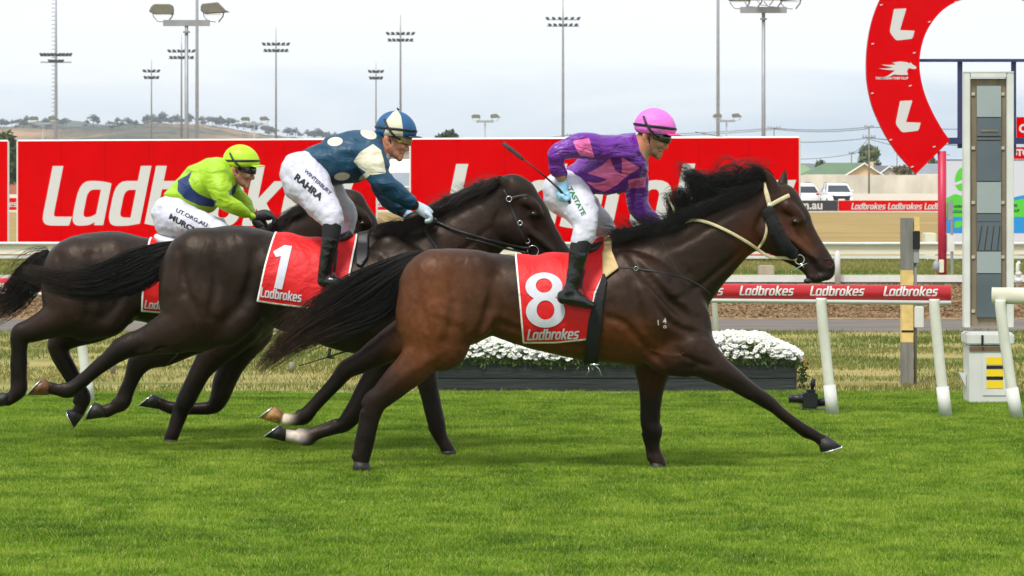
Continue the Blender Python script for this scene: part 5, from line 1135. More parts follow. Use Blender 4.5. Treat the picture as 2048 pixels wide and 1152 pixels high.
tp_ = [(1088+37*math.sin(a), 573-28*math.cos(a)) for a in np.linspace(-math.pi, math.pi, 60)]; bt_ = [(1091+39*math.sin(a), 623+32.5*math.cos(a)) for a in np.linspace(-math.pi, math.pi, 60)]
eight = [p for p in tp_ if p[1] < 595.5]+[p for p in bt_ if p[1] > 596.5][::-1]
V_, T_ = glyph_mesh([eight, ellpoly(1088,571,16.5,14.5), ellpoly(1091,620,18,19.5)])
decal(SC8, V_, T_, (0,0), (1,0), (0,1), c8, 'number', M_whitenum, .010)
# brand marks on the shoulder
M_brand = mat('white_brand', S(190,180,172), .7)
for tx, ox, oy in (('1',1316,651),('4',1326,648),('9',1327,662)):
    V_, T_, w_ = ftext(tx, .01); decal(S8, V_, T_, (ox,oy), (11,-2), (-1,-11), R8, 'brand_mark', M_brand, .003, 4)
# bridle
strap(S8, [(1531,365),(1533,385),(1537,402),(1541,418)], .017, R8, 'bridle_cheekpiece', M_cream, flat=.25)
strap(S8, [(1538,412),(1556,402),(1572,394),(1579,391)], .015, R8, 'browband', M_cream, flat=.3)
strap(S8, [(1534,440),(1533,462),(1527,482),(1514,499)], .010, R8, 'throatlatch', M_cream, flat=.3)
mb = MB(); mb.ell(S8.hit(1539,411,.01), (.02,.008,.02)); mb.build('buckle', M_steel, R8, smooth=True)
t = MB()   # sheepskin cheek roll
g = np.random.default_rng(5)
ck = crom([(1538,425),(1546,445),(1556,468),(1570,490),(1583,505)], 10)
for i, (x, y) in enumerate(ck):
    c = S8.hit(x, y, .02); t.ell(c+Vector((g.normal(0,.003), -.01, g.normal(0,.003))), (.045+.004*g.normal(), .035, .045), 10)
for i in range(1500):
    x, y = ck[g.integers(len(ck))]; c = S8.hit(x, y, .03); a = g.uniform(0, 6.28); b_ = g.uniform(-.3, 1.4); d = Vector((math.cos(a)*math.cos(b_), -math.sin(b_), math.sin(a)*math.cos(b_)))
    p = c+Vector((0,.0,0))+Vector((d.x*.045, d.y*.035, d.z*.045)); t.tube([p-d*.006, p+d*.006+Vector((g.normal(0,.003),0,-.003))], [.0016,.0003], n=3, caps=False)
t.build('sheepskin_cheek_roll', mat('black_sheepskin', S(20,20,20), .95), R8, smooth=True)
strap(S8, [(1583,505),(1592,512),(1598,518)], .008, R8, 'bridle_strap', M_strap)
tube_ring(S8, 1599, 519, 9.5, R8, 'bit_ring', M_steel, .0055)
mb = MB(); q0 = S8.hit(1612,524,.015); mb.tube([P(1617,525,q0.y), P(1603,531,q0.y-.005), P(1583,544,q0.y-.01)], .004, n=6); mb.tube([P(1603,528,q0.y-.005), P(1608,536,q0.y-.005)], .005, n=6); mb.build('bit', M_steel, R8, smooth=True)
mb = MB(); mb.tube([S8.hit(1634,543,.006), P(1640,553,S8.last-.02), P(1645,563,S8.last-.01)], .005, n=6); mb.ell(P(1616,562,Y8-.03), (.03,.02,.02)); mb.build('lip_strap', M_strap, R8, smooth=True)
strap(S8, [(1594,519),(1570,516),(1545,515),(1527,507),(1500,488),(1470,470),(1440,455),(1415,445),(1390,440),(1370,444)], .011, R8, 'rein', M_cream, flat=.3, off=.02)
mb = MB(); mb.tube([P(1366,446,Y8+.02), P(1352,436,Y8-.05), P(1346,415,Y8-.08), P(1338,400,Y8-.06), P(1336,388,Y8), P(1343,410,Y8+.05), P(1356,440,Y8+.1)], .008, n=6, flat=.4); mb.build('rein', M_cream, R8, smooth=True)
strap(S8, [(1208,533),(1260,537),(1320,545),(1366,556),(1400,572),(1420,590)], .008, R8, 'breastplate_strap', M_strap)
strap(S8, [(1322,478),(1336,510),(1352,535),(1367,556)], .004, R8, 'breastplate_strap', M_strap)
tube_ring(S8, 1272, 537, 4, R8, 'strap_ring', M_steel, .002)
mb = MB(); mb.tube([P(1176,728,Y8-.2), P(1178,742,Y8-.22), P(1172,752,Y8-.2)], .0025, n=5); mb.tube([P(1186,727,Y8-.2), P(1198,738,Y8-.22), P(1203,752,Y8-.2)], .0035, n=5); mb.box(*sorted((P(1180,0,Y8-.2).x, P(1198,0,Y8-.2).x)), Y8-.22, Y8-.19, P(0,731,Y8-.2).z, P(0,727,Y8-.2).z); mb.build('girth_buckle', M_steel, R8, smooth=True)
# ================= shifted copy of the head shapes =================
def xf(Y, dx, dy, s=1.0, skip=0, cx=1589, cy=441):
    out = []
    for spec in HEADSPEC:
        pts, kw = spec
        out.append(Prim([((p[0]-cx)*s+cx+dx, (p[1]-cy)*s+cy+dy, p[2]*s)+tuple(p[3:]) for p in pts], kw.get('k', .03), kw.get('q', 1.0), 4, Y, '', kw.get('carve', False)))
    return out
HEADSPEC = [
 (((1548,400,36,0,.66),(1562,402,35,0,.66)), dict(k=.04)), (((1540,460,46,0,.46),(1552,450,44,0,.52)), dict(k=.04)),
 (((1563,405,33,0,.66),(1585,437,34,0,.62),(1605,470,28,0,.58),(1627,501,24,0,.62),(1644,523,22,0,.75)), dict(k=.03)),
 (((1545,478,27,0,.5),(1578,500,25,0,.45),(1608,524,18,0,.5),(1626,548,12,0,.9)), dict(k=.025)),
 (((1653,532,18.5,0,.95),(1655,544,14,0,1.0)), dict(k=.02)),
 (((1575,414,12,-.075),(1592,425,10,-.08),(1602,440,8,-.07)), dict(q=.7, k=.02)), (((1592,441,9,-.078),), dict(q=.7, k=.012)),
 (((1545,465,28,-.06),(1560,478,24,-.06)), dict(q=.45, k=.03)),
 (((1575,470,6,-.075),(1610,500,6,-.065),(1628,517,6,-.06)), dict(k=.03)),
 (((1588,447,2,-.11,2),(1598,446,2,-.10,2)), dict(k=.01, carve=True)),
]
# ================= horse number 1 =================
Y1 = 21.85
def T1(*pts, k=.03, q=1.0, carve=False, sub=4): return Prim(pts, k, q, sub, Y1, '', carve)
base1 = [
 T1((410,552,92),(440,550,96),(475,548,97),(530,552,89),(590,570,95),(650,584,101),(715,598,108),(790,602,114),(830,602,108), q=.8, sub=6),
 T1((405,525,66,-.1),(480,510,50,-.1), q=.8, k=.05), T1((405,525,66,.1),(480,510,50,.1), q=.8, k=.05),
 T1((725,500,30),(790,505,45),(840,520,50), q=.5, k=.08),
 T1((830,570,88),(875,530,76),(925,492,66),(965,460,58),(1000,430,48), q=.46, k=.06),
 T1((402,535,76,-.13),(396,600,78,-.15),(405,640,62,-.15), q=.62, k=.05), T1((402,535,76,.13),(396,600,76,.15), q=.62, k=.05),
 T1((470,560,58,-.14),(480,610,50,-.17),(455,650,42,-.18), q=.6, k=.05),
 T1((780,500,30,-.11),(830,560,46,-.13),(860,650,50,-.12), q=.55, k=.05),
 T1((830,450,26),(880,428,26),(940,400,24),(990,378,20), q=.5, k=.05),
]
rest1x = [T1((204,715,6,-.18),(143,768,6,-.18),(127,771,7,-.18), k=.008), T1((260,740,6,.17),(236,800,6,.17),(230,804,7,.17), k=.008), T1((861,856,5,-.15),(878,886,5,-.15), k=.008), T1((672,842,6,.15),(620,862,6,.15),(600,863,7,.15), k=.008), T1((420,655,8,-.25),(340,690,7,-.25),(280,705,5,-.22), k=.025), T1((400,672,3,-.27),(310,700,3,-.25), k=.015, carve=True)]
rest1 = [
 T1((528,520,9,-.37),(508,580,10,-.36),(490,620,8,-.33), q=1.6, k=.06, carve=True),
 T1((372,520,5,-.33),(360,600,6,-.33),(376,650,6,-.31), q=1.5, k=.05, carve=True),
 T1((860,540,5,-.26),(920,510,5,-.24),(965,480,5,-.20), q=1.6, k=.05, carve=True),
 T1((835,660,46,-.13,.7),(842,705,36,-.14,.8),(850,742,24,-.15),(861,792,20,-.15),(873,848,17,-.15),(884,876,12.5,-.15),(892,893,13.5,-.15),(898,904,13,-.15), q=.85, k=.03),
 T1((810,670,48,.12,.7),(775,725,38,.14,.8),(745,772,29,.15),(718,812,22,.15),(698,838,18.5,.15),(684,851,15.5,.15),(658,860,12.5,.15),(632,868,12,.15),(613,876,15,.15),(594,874,12.5,.15),(574,871,12,.15), q=.85, k=.03),
 T1((405,610,76,-.15,.7),(370,650,54,-.17,.75),(325,671,38,-.18),(288,684,28,-.18),(256,693,23,-.18),(234,705,20.5,-.18),(212,723,16.5,-.18),(185,745,14,-.18),(158,768,13.5,-.18),(138,781,15.5,-.18),(118,780,12.5,-.18),(100,776,13,-.18), q=.75, k=.03),
 T1((262,678,14,-.18),(236,688,11,-.18), q=.6, k=.02),
 T1((430,620,72,.13,.7),(375,665,48,.16,.75),(330,695,36,.17),(295,712,27,.17),(275,732,21,.17),(263,760,15.5,.17),(253,787,13.5,.17),(244,806,15.5,.17),(228,816,12.5,.17),(212,822,13,.17), q=.75, k=.03),
 T1((1022,385,34,0,.6),(1000,415,40,0,.5), k=.05),
 T1((1020,380,12,-.05,.7),(1008,366,10,-.06,.6),(999,354,6,-.06,.5),(993,347,2.5,-.06,.5), k=.012),
 T1((1016,378,4,-.10,.9),(1004,361,4,-.095,.7), k=.01, carve=True),
]
all1 = base1+rest1[:3]+xf(Y1, -523, -13, .98)+rest1[3:]+rest1x
def coat1(V):
    Dk = S(46,34,30); K = S(15,12,11)
    return paint(V, S(46,36,30), [(400,640,80,70,0,S(66,46,36),.7),(345,560,40,80,0,S(64,46,37),.6),(480,560,60,80,0,S(48,36,31),.6),(700,640,150,50,0,S(60,42,34),.6),
     (930,480,90,50,-.6,S(62,42,33),.6),(1040,440,50,60,0,S(56,39,32),.6),(1120,510,30,30,0,S(34,29,29),.9),(180,750,110,36,-.65,K,.95),(258,760,34,80,0,K,.95),
     (870,830,34,90,0,K,.95),(690,850,60,50,0,K,.95),(586,873,24,20,0,S(210,196,186),1.6)])
R1, S1 = horse('h1', 'near black racehorse in red cloth number 1 with black bridle, just behind the leader', Y1, all1, coat1, 600, amap(GROOVE[2:]+VEIN[4:], lambda x: 315+(x-785)*.95, lambda y: 450+(y-495)*.95)+amap(GROOVEH+VEIN[:2], lambda x: x-523, lambda y: y-13))
MB().ell(P(1067,428,Y1-.096), (.02,.012,.017), 14).build('eye', M_eye, R1, smooth=True)
hoof(R1, Y1-.15, (884,902), (912,900), (884,914), (914,914), M_horn, False)
hoof(R1, Y1+.15, (573,860), (571,883), (562,850), (529,874), M_horn)
hoof(R1, Y1-.18, (100,765), (97,790), (88,757), (56,790), M_hornbronze)
hoof(R1, Y1+.17, (204,810), (214,834), (190,804), (171,840), M_horn)
t = MB()
clump(t, [(350,488,8,Y1,.03),(325,503,20,Y1,.04),(285,528,34,Y1,.05),(235,552,34,Y1,.06),(175,566,24,Y1,.06),(120,562,18,Y1,.05),(75,548,13,Y1,.04),(42,536,8,Y1,.03)], 1000, .0024, 21, .45, .45, 16)
clump(t, [(350,500,8,Y1,.03),(320,530,22,Y1,.04),(270,555,30,Y1,.05),(200,578,22,Y1,.06),(130,576,16,Y1,.05),(80,566,12,Y1,.03)], 600, .0024, 22, .5, .35, 14)
clump(t, [(330,520,30,Y1,.04),(250,560,50,Y1,.05),(170,570,48,Y1,.05),(90,550,34,Y1,.05),(30,530,28,Y1,.05)], 180, .0015, 23, .5, .6, 14)
hairmesh('tail', t, R1, lambda x, y: np.clip((180-x)/160, 0, .6))
t = MB(); A = crom([(1008,366),(975,376),(935,392),(895,414),(860,438),(820,452),(775,458)], 6)
for i, a in enumerate(A):
    g = np.random.default_rng(1100+i); e = g.normal(0, 5)
    clump(t, [(a[0],a[1]+6,7,Y1-.03,.03),(a[0]-14,a[1]-3,9,Y1-.06,.03),(a[0]-30,a[1]+6+e,9,Y1-.08,.03),(a[0]-46,a[1]+18+e,6,Y1-.07,.03)], 70, .0018, 1200+i, .5, .5, 9)
    clump(t, [(a[0],a[1]+2,5,Y1,.03),(a[0]-16,a[1]-10-g.uniform(0,9),7,Y1,.04),(a[0]-40,a[1]-12-g.uniform(-6,14),8,Y1,.05)], 9, .0012, 1300+i, .5, .6, 8)
t.build('mane', M_hairbrown, R1, smooth=True)
c1, SC1 = cloth(R1, base1, [(548,390),(545,461),(528,530),(512,604),(570,612),(636,619),(668,606),(694,588),(703,530),(712,466),(716,390)], Y1)
p1, _ = cloth(R1, base1, [(711,390),(711,528),(722,533),(734,514),(735,390)], Y1, .022, 'saddle_pad', M_strap, fold=False)
V_, T_, w_ = word('Ladbrokes'); decal(SC1, V_, T_, (520,594), (15.6,2.0), (-.3,-20), c1, 'lettering', M_whitenum, .010)
one = [(546,503),(569,490),(584,492),(564,579),(548,576),(562,512),(552,514)]
V_, T_ = glyph_mesh([one]); decal(SC1, V_, T_, (0,0), (1,0), (0,1), c1, 'number', M_whitenum, .010)
strap(S1, [(1007,380),(1016,397),(1023,420),(1032,440),(1040,462),(1050,482),(1058,494)], .009, R1, 'bridle_cheekpiece', M_strap)
strap(S1, [(1018,398),(1038,393),(1056,392)], .012, R1, 'browband', M_strap)
for x, y in ((1018,398),(1040,446),(1055,482)): tube_ring(S1, x, y, 5.5 if y < 400 else 4.5, R1, 'buckle', M_steel, .004)
tube_ring(S1, 1066, 502, 11, R1, 'bit_ring', M_steel, .004)
strap(S1, [(1062,498),(1020,490),(985,482),(950,472),(910,460),(880,447),(862,437)], .010, R1, 'rein', M_blackleather, off=.02)
strap(S1, [(1058,506),(1010,497),(970,486),(930,476)], .008, R1, 'rein', M_blackleather, off=.02)
strap(S1, [(848,455),(858,474),(872,494),(884,520)], .010, R1, 'neck_strap', M_strap)
# ================= rearmost horse =================
Y3 = 22.95
def T3(*pts, k=.03, q=1.0, carve=False, sub=4): return Prim(pts, k, q, sub, Y3, '', carve)
base3 = [
 T3((168,556,86),(200,553,89),(235,552,88),(290,560,83),(350,572,86),(430,585,92),(480,595,92), q=.8, sub=6),
 T3((165,540,62,-.1),(230,525,48,-.1), q=.8, k=.05), T3((165,540,62,.1),(230,525,48,.1), q=.8, k=.05),
 T3((158,550,72,-.13),(150,600,64,-.15),(170,630,52,-.15), q=.62, k=.05), T3((158,550,70,.13),(165,610,60,.15), q=.62, k=.05),
 T3((222,570,52,-.14),(232,610,44,-.16),(215,640,36,-.17), q=.6, k=.05),
 T3((480,600,74),(492,640,52), q=.62, k=.05),
 T3((470,560,85),(520,530,70),(575,495,58),(620,468,50),(660,440,44), q=.46, k=.06),
 T3((560,470,24),(600,445,26),(650,410,24), q=.5, k=.05),
]
rest3x = [T3((27,690,6,-.18),(27,770,6,-.18),(24,788,7,-.18), k=.008), T3((112,720,6,.17),(150,785,6,.17),(152,802,7,.17), k=.008), T3((353,808,5,-.15),(342,852,5,-.15), k=.008)]
rest3 = [
 T3((282,540,8,-.35),(266,590,9,-.35),(252,625,8,-.32), q=1.6, k=.06, carve=True),
 T3((160,600,66,-.15,.7),(128,632,42,-.17),(92,649,30,-.18),(62,661,24,-.18),(42,668,20.5,-.18),(38,690,17,-.18),(40,722,14,-.18),(40,752,13.5,-.18),(39,778,15.5,-.18),(28,792,13,-.18),(16,799,13,-.18), q=.8, k=.03),
 T3((215,610,62,.13,.7),(190,645,40,.16),(150,666,29,.17),(118,684,23,.17),(122,712,18.5,.17),(142,745,15,.17),(157,774,14,.17),(166,796,15.5,.17),(162,812,12.5,.17),(156,824,13,.17), q=.8, k=.03),
 T3((480,650,46,-.13,.7),(442,692,36,-.14,.8),(408,732,24,-.15),(388,768,20,-.15),(371,802,19,-.15),(363,825,14,-.15),(353,850,13,-.15),(344,870,14.5,-.15),(340,880,13,-.15), q=.85, k=.03),
 T3((500,660,46,.1,.7),(468,720,28,.13,.8),(448,765,22.5,.14),(438,796,20,.14),(424,814,15,.14),(385,817,12,.14),(352,817,14,.14),(332,812,12,.14),(318,806,12,.14), q=.85, k=.03),
]
all3 = base3+rest3[:1]+xf(Y3, -864, 6, .91)+rest3[1:]+rest3x
def coat3(V):
    K = S(15,12,11)
    return paint(V, S(50,38,31), [(140,600,70,60,0,S(68,48,38),.7),(100,560,34,70,0,S(70,50,40),.6),(510,650,60,60,0,S(60,44,37),.6),(240,560,60,60,0,S(58,42,35),.6),
      (35,730,34,80,0,K,.95),(145,750,44,90,0,K,.95),(370,810,50,90,0,K,.9),(390,815,90,24,0,K,.9)])
R3, S3 = horse('h3', 'dark brown racehorse rearmost of the three, its face half hidden behind the middle rider', Y3, all3, coat3, 300, amap(GROOVE[6:9], lambda x: 78+(x-785)*.88, lambda y: 466+(y-495)*.86))
MB().ell(P(725,447,Y3-.088), (.02,.012,.017), 14).build('eye', M_eye, R3, smooth=True)
hoof(R3, Y3-.15, (327,878), (355,879), (325,889), (357,889), M_horn, False)
hoof(R3, Y3+.14, (318,793), (315,818), (309,788), (278,812), M_horn)
hoof(R3, Y3-.18, (20,786), (10,812), (2,784), (-16,814), M_horn)
hoof(R3, Y3+.17, (142,818), (168,830), (134,820), (149,855), M_horn)
t = MB()
clump(t, [(100,505,8,Y3,.03),(80,522,18,Y3,.04),(60,552,28,Y3,.05),(32,590,28,Y3,.06),(-5,618,26,Y3,.06),(-60,645,20,Y3,.05)], 950, .0024, 31, .45, .4, 15)
clump(t, [(100,505,14,Y3,.03),(70,520,30,Y3,.04),(40,550,44,Y3,.05),(0,590,44,Y3,.06),(-50,620,36,Y3,.06)], 100, .0012, 32, .5, .6, 14)
hairmesh('tail', t, R3, lambda x, y: np.clip((60-x)/160, 0, .6))
t = MB(); A = crom([(680,385),(650,398),(620,412),(590,430),(565,452)], 6)
for i, a in enumerate(A):
    g = np.random.default_rng(2100+i); e = g.normal(0, 5)
    clump(t, [(a[0],a[1]+6,8,Y3-.03,.03),(a[0]-10,a[1]-1,9,Y3-.06,.03),(a[0]-24,a[1]+10+e,9,Y3-.08,.03),(a[0]-36,a[1]+22+e,6,Y3-.07,.03)], 70, .0018, 2200+i, .5, .5, 9)
t.build('mane', M_hairbrown, R3, smooth=True)
c3, SC3 = cloth(R3, base3, [(297,400),(291,480),(285,560),(279,624),(330,628),(420,632),(440,400)], Y3)
V_, T_, w_ = word('Ladbrokes'); decal(SC3, V_, T_, (288,617), (15.5,1.0), (0,-17), c3, 'lettering', M_whitenum, .010)
sd3 = MB(); sd3.tube([P(312,472,Y3-.12), P(322,480,Y3-.14), P(345,486,Y3-.15), P(370,488,Y3-.14), P(392,480,Y3-.1)], [.02,.035,.045,.04,.02], n=10, flat=1.6)
sd3.build('saddle', M_white, R3, smooth=True)
strap(S3, [(690,420),(700,440),(715,465)], .008, R3, 'bridle_cheekpiece', M_strap)
# ------------------------------------------------------------------ riders
M_skin = {}
def skin(nm, col): return mat_masks(nm, col, [], rough=.55, attrcol='tone', bump=.15, bscale=60, dist=.003, var=.1)
M_skin = skin('weathered_skin', S(190,130,100))
M_breech = mat('white_breeches_cloth', S(204,202,216), .6, var=.05, scale=14, bump=.9, bscale=9, coord='Object', aniso=(1.6,1,.7))
M_boot = mat('black_boot_leather', S(16,16,18), .22, bump=.5, bscale=18, spec=.6)
M_sock = mat('black_gaiter', S(24,24,26), .8)
M_goggle = mat('dark_goggle_lens', S(20,20,18), .1, spec=.8)
M_ink = mat('black_print', S(24,26,30), .7)
M_blueglove = mat('light_blue_glove', S(150,200,232), .6, bump=.5, bscale=30)
M_greyglove = mat('pale_grey_glove', S(185,198,208), .6, bump=.5, bscale=30)
M_blackglove = mat('black_glove', S(24,24,26), .6, bump=.4, bscale=30)
M_rubber = mat('black_rubber_strap', S(24,22,24), .5)
h = .0058
HEAD = [  # face relative to the helmet centre, photo px at the first rider's size: (pts, kw)
 (((-3,6,31,0,.72),), dict(k=.03)),
 (((0,22,24,0,.78),(-2,38,15.5,0,.9),(-1,48,9,0,1.3)), dict(k=.025)),
 (((-16,32,12,-.045,.8),(-8,44,8,-.032,.8),(0,50,6.5,-.012,1.1)), dict(k=.018)),
 (((-16,32,12,.045,.8),(-8,44,8,.032,.8),(0,50,6.5,.012,1.1)), dict(k=.018)),
 (((22,13,6,-.02,1.6),(23,12,6,.02,1.6)), dict(k=.012)),
 (((22,22,4.2,0,.9),(20.5,31,4.4,0,.9),(21.5,39,4.4,0,.95)), dict(k=.008)),
 (((17,40.5,3.4,-.012,1),(17,40.5,3.4,.012,1)), dict(k=.006)),
 (((9,45.5,3.6,-.02,1.1),(12.5,45,3.7,0,1.1),(9,45.5,3.6,.02,1.1)), dict(k=.005)),
 (((8,51,3.4,-.017,1.1),(11,51,3.6,0,1.1),(8,51,3.4,.017,1.1)), dict(k=.005)),
 (((5,57,6.5,0,1.4),), dict(k=.012)),
 (((10,32,7.5,-.045,.8),), dict(k=.018)), (((10,32,7.5,.045,.8),), dict(k=.018)),
 (((-20,14,6,-.082,.55),(-22,20,5,-.082,.5),(-19,27,3.8,-.078,.6)), dict(k=.004)), (((-20,14,6,.082,.55),(-22,20,5,.082,.5),(-19,27,3.8,.078,.6)), dict(k=.004)),
 (((-18,17,2.6,-.094,.6),(-19,21,2.4,-.094,.6)), dict(k=.004, carve=True)),
 (((6,48.3,1.3,-.06,6),(16,48,1.3,-.03,6)), dict(k=.003, carve=True)),
]
def rot(p, a): c, s_ = math.cos(a), math.sin(a); return (p[0]*c-p[1]*s_, p[0]*s_+p[1]*c)
def head_prims(Y, cx, cy, s, a=0.0):
    out = []
    for pts, kw in HEAD:
        q = []
        for p in pts:
            x, y = rot((p[0], p[1]), a); q.append((cx+x*s, cy+y*s, p[2]*s, (p[3] if len(p) > 3 else 0)*s*Y/20.7, p[4] if len(p) > 4 else 1.0))
        out.append(Prim(q, kw.get('k', .03), kw.get('q', 1), 3, Y, 'head', kw.get('carve', False)))
    return out
def helmet(root, Y, cx, cy, s, a, prefix, m_shell, attrs_fn, m_peak, tilt=.13):
    """skull cap under a silk cover: dome, peak, band and goggle strap"""
    def W(x, y, d): u = rot((x, y), a); return P(cx+u[0]*s, cy+u[1]*s, Y+d*s)
    n, m_ = 40, 20; V = []; Fc = []
    for i in range(m_+1):
        ph = (math.pi*.5+.34)*i/m_
        for k in range(n):
            th = 2*math.pi*k/n; r = math.sin(ph); puff = 1+.012*math.sin(7*th)*math.sin(ph*2)+.01*math.sin(3*th+2)
            if i >= m_-1: r *= .975 if i == m_-1 else .94
            V.append(W(-1+42*r*math.cos(th)*puff, 0-40*math.cos(ph)*puff*(1.0 if ph < 1.57 else .85)+r*math.cos(th)*3.5, .127*r*math.sin(th)*puff))
    for i in range(m_):
        for k in range(n): Fc.append((i*n+k, (i+1)*n+k, (i+1)*n+(k+1) % n, i*n+(k+1) % n))
    at = attrs_fn(np.array([tuple(v) for v in V])) if attrs_fn else None
    hm = mk('helmet', V, Fc, m_shell, root, smooth=True, attrs=at)
    pk = MB(); Vp = []; nn = 15
    for r_, z_ in ((34, 0), (44, 1.5), (52, 4.5)):
        for k in range(nn):
            th = -1.05+2.1*k/(nn-1); Vp.append(W(r_*math.cos(th*.95), 9+z_*.8+math.cos(th)*3.5+ (1-math.cos(th))*3, .132*(r_/46)*math.sin(th)))
    for th_ in (0, 1):
        pass
    Fp = [(i*nn+k, i*nn+k+1, (i+1)*nn+k+1, (i+1)*nn+k) for i in range(2) for k in range(nn-1)]
    po = mk('peak', Vp, Fp, m_peak, hm, smooth=True); md = po.modifiers.new('t', 'SOLIDIFY'); md.thickness = .006
    def ringpts(ph, dy, e=1.015, t0=0, t1=2*math.pi, nseg=40):
        return [W(-1+42*math.sin(ph)*math.cos(t)*e, -40*math.cos(ph)*e*(1 if ph < 1.57 else .85)+math.sin(ph)*math.cos(t)*dy, .127*math.sin(ph)*math.sin(t)*e) for t in np.linspace(t0, t1, nseg)]
    MB().tube(ringpts(1.5, 5.5, 1.02), .0105*s, n=6, flat=.4, caps=False).build('helmet_band', M_rubber, hm, smooth=True)
    st = [W(-24,-24,-.095), W(-19,-10,-.122), W(-11,3,-.132), W(-2,13,-.118), W(8,19,-.095)]
    MB().tube([Vector(p) for p in crom([tuple(q) for q in st], 4)], .009*s, n=6, flat=.4).build('goggle_strap', M_rubber, hm, smooth=True)
    for sgn in (-1, 1):
        MB().tube([Vector(p) for p in crom([tuple(W(-13,18,.083*sgn)), tuple(W(-12,32,.075*sgn)), tuple(W(-9,46,.055*sgn)), tuple(W(-2,57,.02*sgn))], 4)], .006*s, n=6, flat=.5).build('chin_strap', M_rubber, hm, smooth=True)
    return hm, W
def goggles(root, Y, W, s, lens, m_frame=M_rubber, dot=None):
    V = []; Fc = []; nu, nv = 19, 9
    for i in range(nv):
        v = i/(nv-1)
        for k in range(nu):
            u = -1+2*k/(nu-1); d = .080*math.sin(u*1.45)/math.sin(1.45); x = 29-33*abs(u)**2.4; yy = 12-1.0*abs(u)+v*19.5*(1-.55*abs(u)**3)
            if v > .5: yy -= 5*max(0, 1-(u/.2)**2)
            bul = 2.6*math.sin(math.pi*v)*(1-abs(u)**3)
            V.append(W(x+bul-.5, yy, d*1.06))
    for i in range(nv-1):
        for k in range(nu-1): a_ = i*nu+k; Fc.append((a_, a_+nu, a_+nu+1, a_+1))
    o = mk('goggles', V, Fc, lens, root, smooth=True); md = o.modifiers.new('t', 'SOLIDIFY'); md.thickness = .008; md.offset = 0
    rim = [V[k] for k in range(nu)]+[V[i*nu+nu-1] for i in range(nv)]+[V[(nv-1)*nu+k] for k in range(nu-1, -1, -1)]+[V[i*nu] for i in range(nv-1, -1, -1)]
    MB().tube(rim, .0042*s, n=5, caps=False).build('goggle_frame', m_frame, o, smooth=True)
    if dot:
        MB().ell(W(6,21,-.087), (.017,.007,.017), 12).build('vent', dot, o, smooth=True)
    return o
def hand(Y, palm, wrist, knuck, curl, dy, s=1.0, spread=.018, dirv=(1,0)):
    """palm centre, wrist px, four finger chains from the knuckles, and a thumb"""
    out = [Prim([(wrist[0], wrist[1], 8*s, dy, .75), (palm[0], palm[1], 10*s, dy, .7), (knuck[0], knuck[1], 9*s, dy, .8)], .01, 1, 3, Y, 'hand')]
    for i in range(4):
        o = (-1.5+i)*.021*s; L_ = (1.0, 1.12, 1.05, .82)[i]
        ch = [(knuck[0], knuck[1], 3.5*s, dy+o)]
        for j, (cx_, cy_) in enumerate(curl): ch.append((knuck[0]+cx_*L_, knuck[1]+cy_*L_, (3.3, 3.0, 2.7, 2.4)[min(j, 3)]*s, dy+o))
        out.append(Prim(ch, .004, 1, 3, Y, 'hand'))
    return out
def person(label, loc, group='jockeys in racing silks'):
    return thing('person', label, 'person', loc, group)
def tone_attr(V, blobs, base): return {'tone': np.clip(paint(V, base, blobs), 0, 1)}
def garment(name, prims, root, m, infl, hh=h, noise=None, attrs=None, cut=None, it=2, ret=False, label=None):
    V, Q = extract(prims, hh, infl, noise=noise, it=it)
    if cut is not None:
        X, Z = PX(V); V, Q, u = clip_poly(V, Q, X, Z, cut, 1.5)
    o = mk(name, V, Q, m, root, smooth=True, attrs=attrs(V) if attrs else None, label=label)
    return (o, Surf(V, Q)) if ret else o
FOLD = [((.15,.14,.05), .0075, 3), ((.035,.10,.12), .0030, 4)]
FOLDB = [((.10,.12,.05), .004, 13), ((.04,.08,.06), .003, 14), ((.03,.06,.02), .0015, 19)]
def masks(spec):
    def f(V):
        x, y = PX(V); return {k: sdpoly(x, y, v[0]) if not isinstance(v[0], (list,)) or not isinstance(v[0][0], list) else np.max([sdpoly(x, y, p) for p in v[0]], 0) for k, v in spec.items()}
    return f
def multi(polys):
    def f(V):
        x, y = PX(V); return {'pat': np.max([sdpoly(x, y, p) for p in polys], 0)}
    return f

# ================= rider of number 8: purple silks, pink stars, pink cap =================
def J8(*pts, k=.025, q=1.0, tag='', sub=4): return Prim(pts, k, q, sub, Y8, tag)
torso8 = [J8((1146,366,30,0,1.35),(1180,350,38,0,1.3),(1215,332,46,0,1.25),(1248,316,47,0,1.25),(1268,303,36,0,1.3), k=.04),
          J8((1250,305,30,-.15),(1262,318,30,-.1), k=.04), J8((1262,305,30,.15),(1270,330,26,.18), k=.04),
          J8((1225,355,34,0,1.2),(1256,338,34,0,1.2), k=.04)]
narm8 = [J8((1232,300,29,-.19),(1196,294,24,-.25),(1158,293,22,-.30),(1128,300,20,-.33,.9),(1114,312,18,-.33),(1114,332,19,-.30),(1121,350,16,-.28),(1125,360,9.5,-.27), k=.03)]
farm8 = [J8((1272,330,24,.19),(1276,362,20,.22),(1274,388,21,.24),(1277,410,21,.22),(1290,430,17,.16),(1306,442,14,.12),(1318,448,9,.10), k=.03)]
nthigh8 = [J8((1132,385,42,-.08),(1148,400,40,-.15),(1162,425,32,-.24),(1170,447,25,-.31),(1168,466,21.5,-.33),(1160,486,19,-.34),(1156,500,16,-.34), k=.03), J8((1118,378,32,-.09),(1122,404,26,-.1), k=.04)]
fthigh8 = [J8((1140,385,38,.08),(1165,412,32,.18),(1190,438,27,.27),(1208,456,22,.31),(1208,474,18,.33),(1198,500,15,.34), k=.03)]
pelvis8 = [J8((1128,380,36,0,1.5),(1146,374,34,0,1.4), k=.04)]
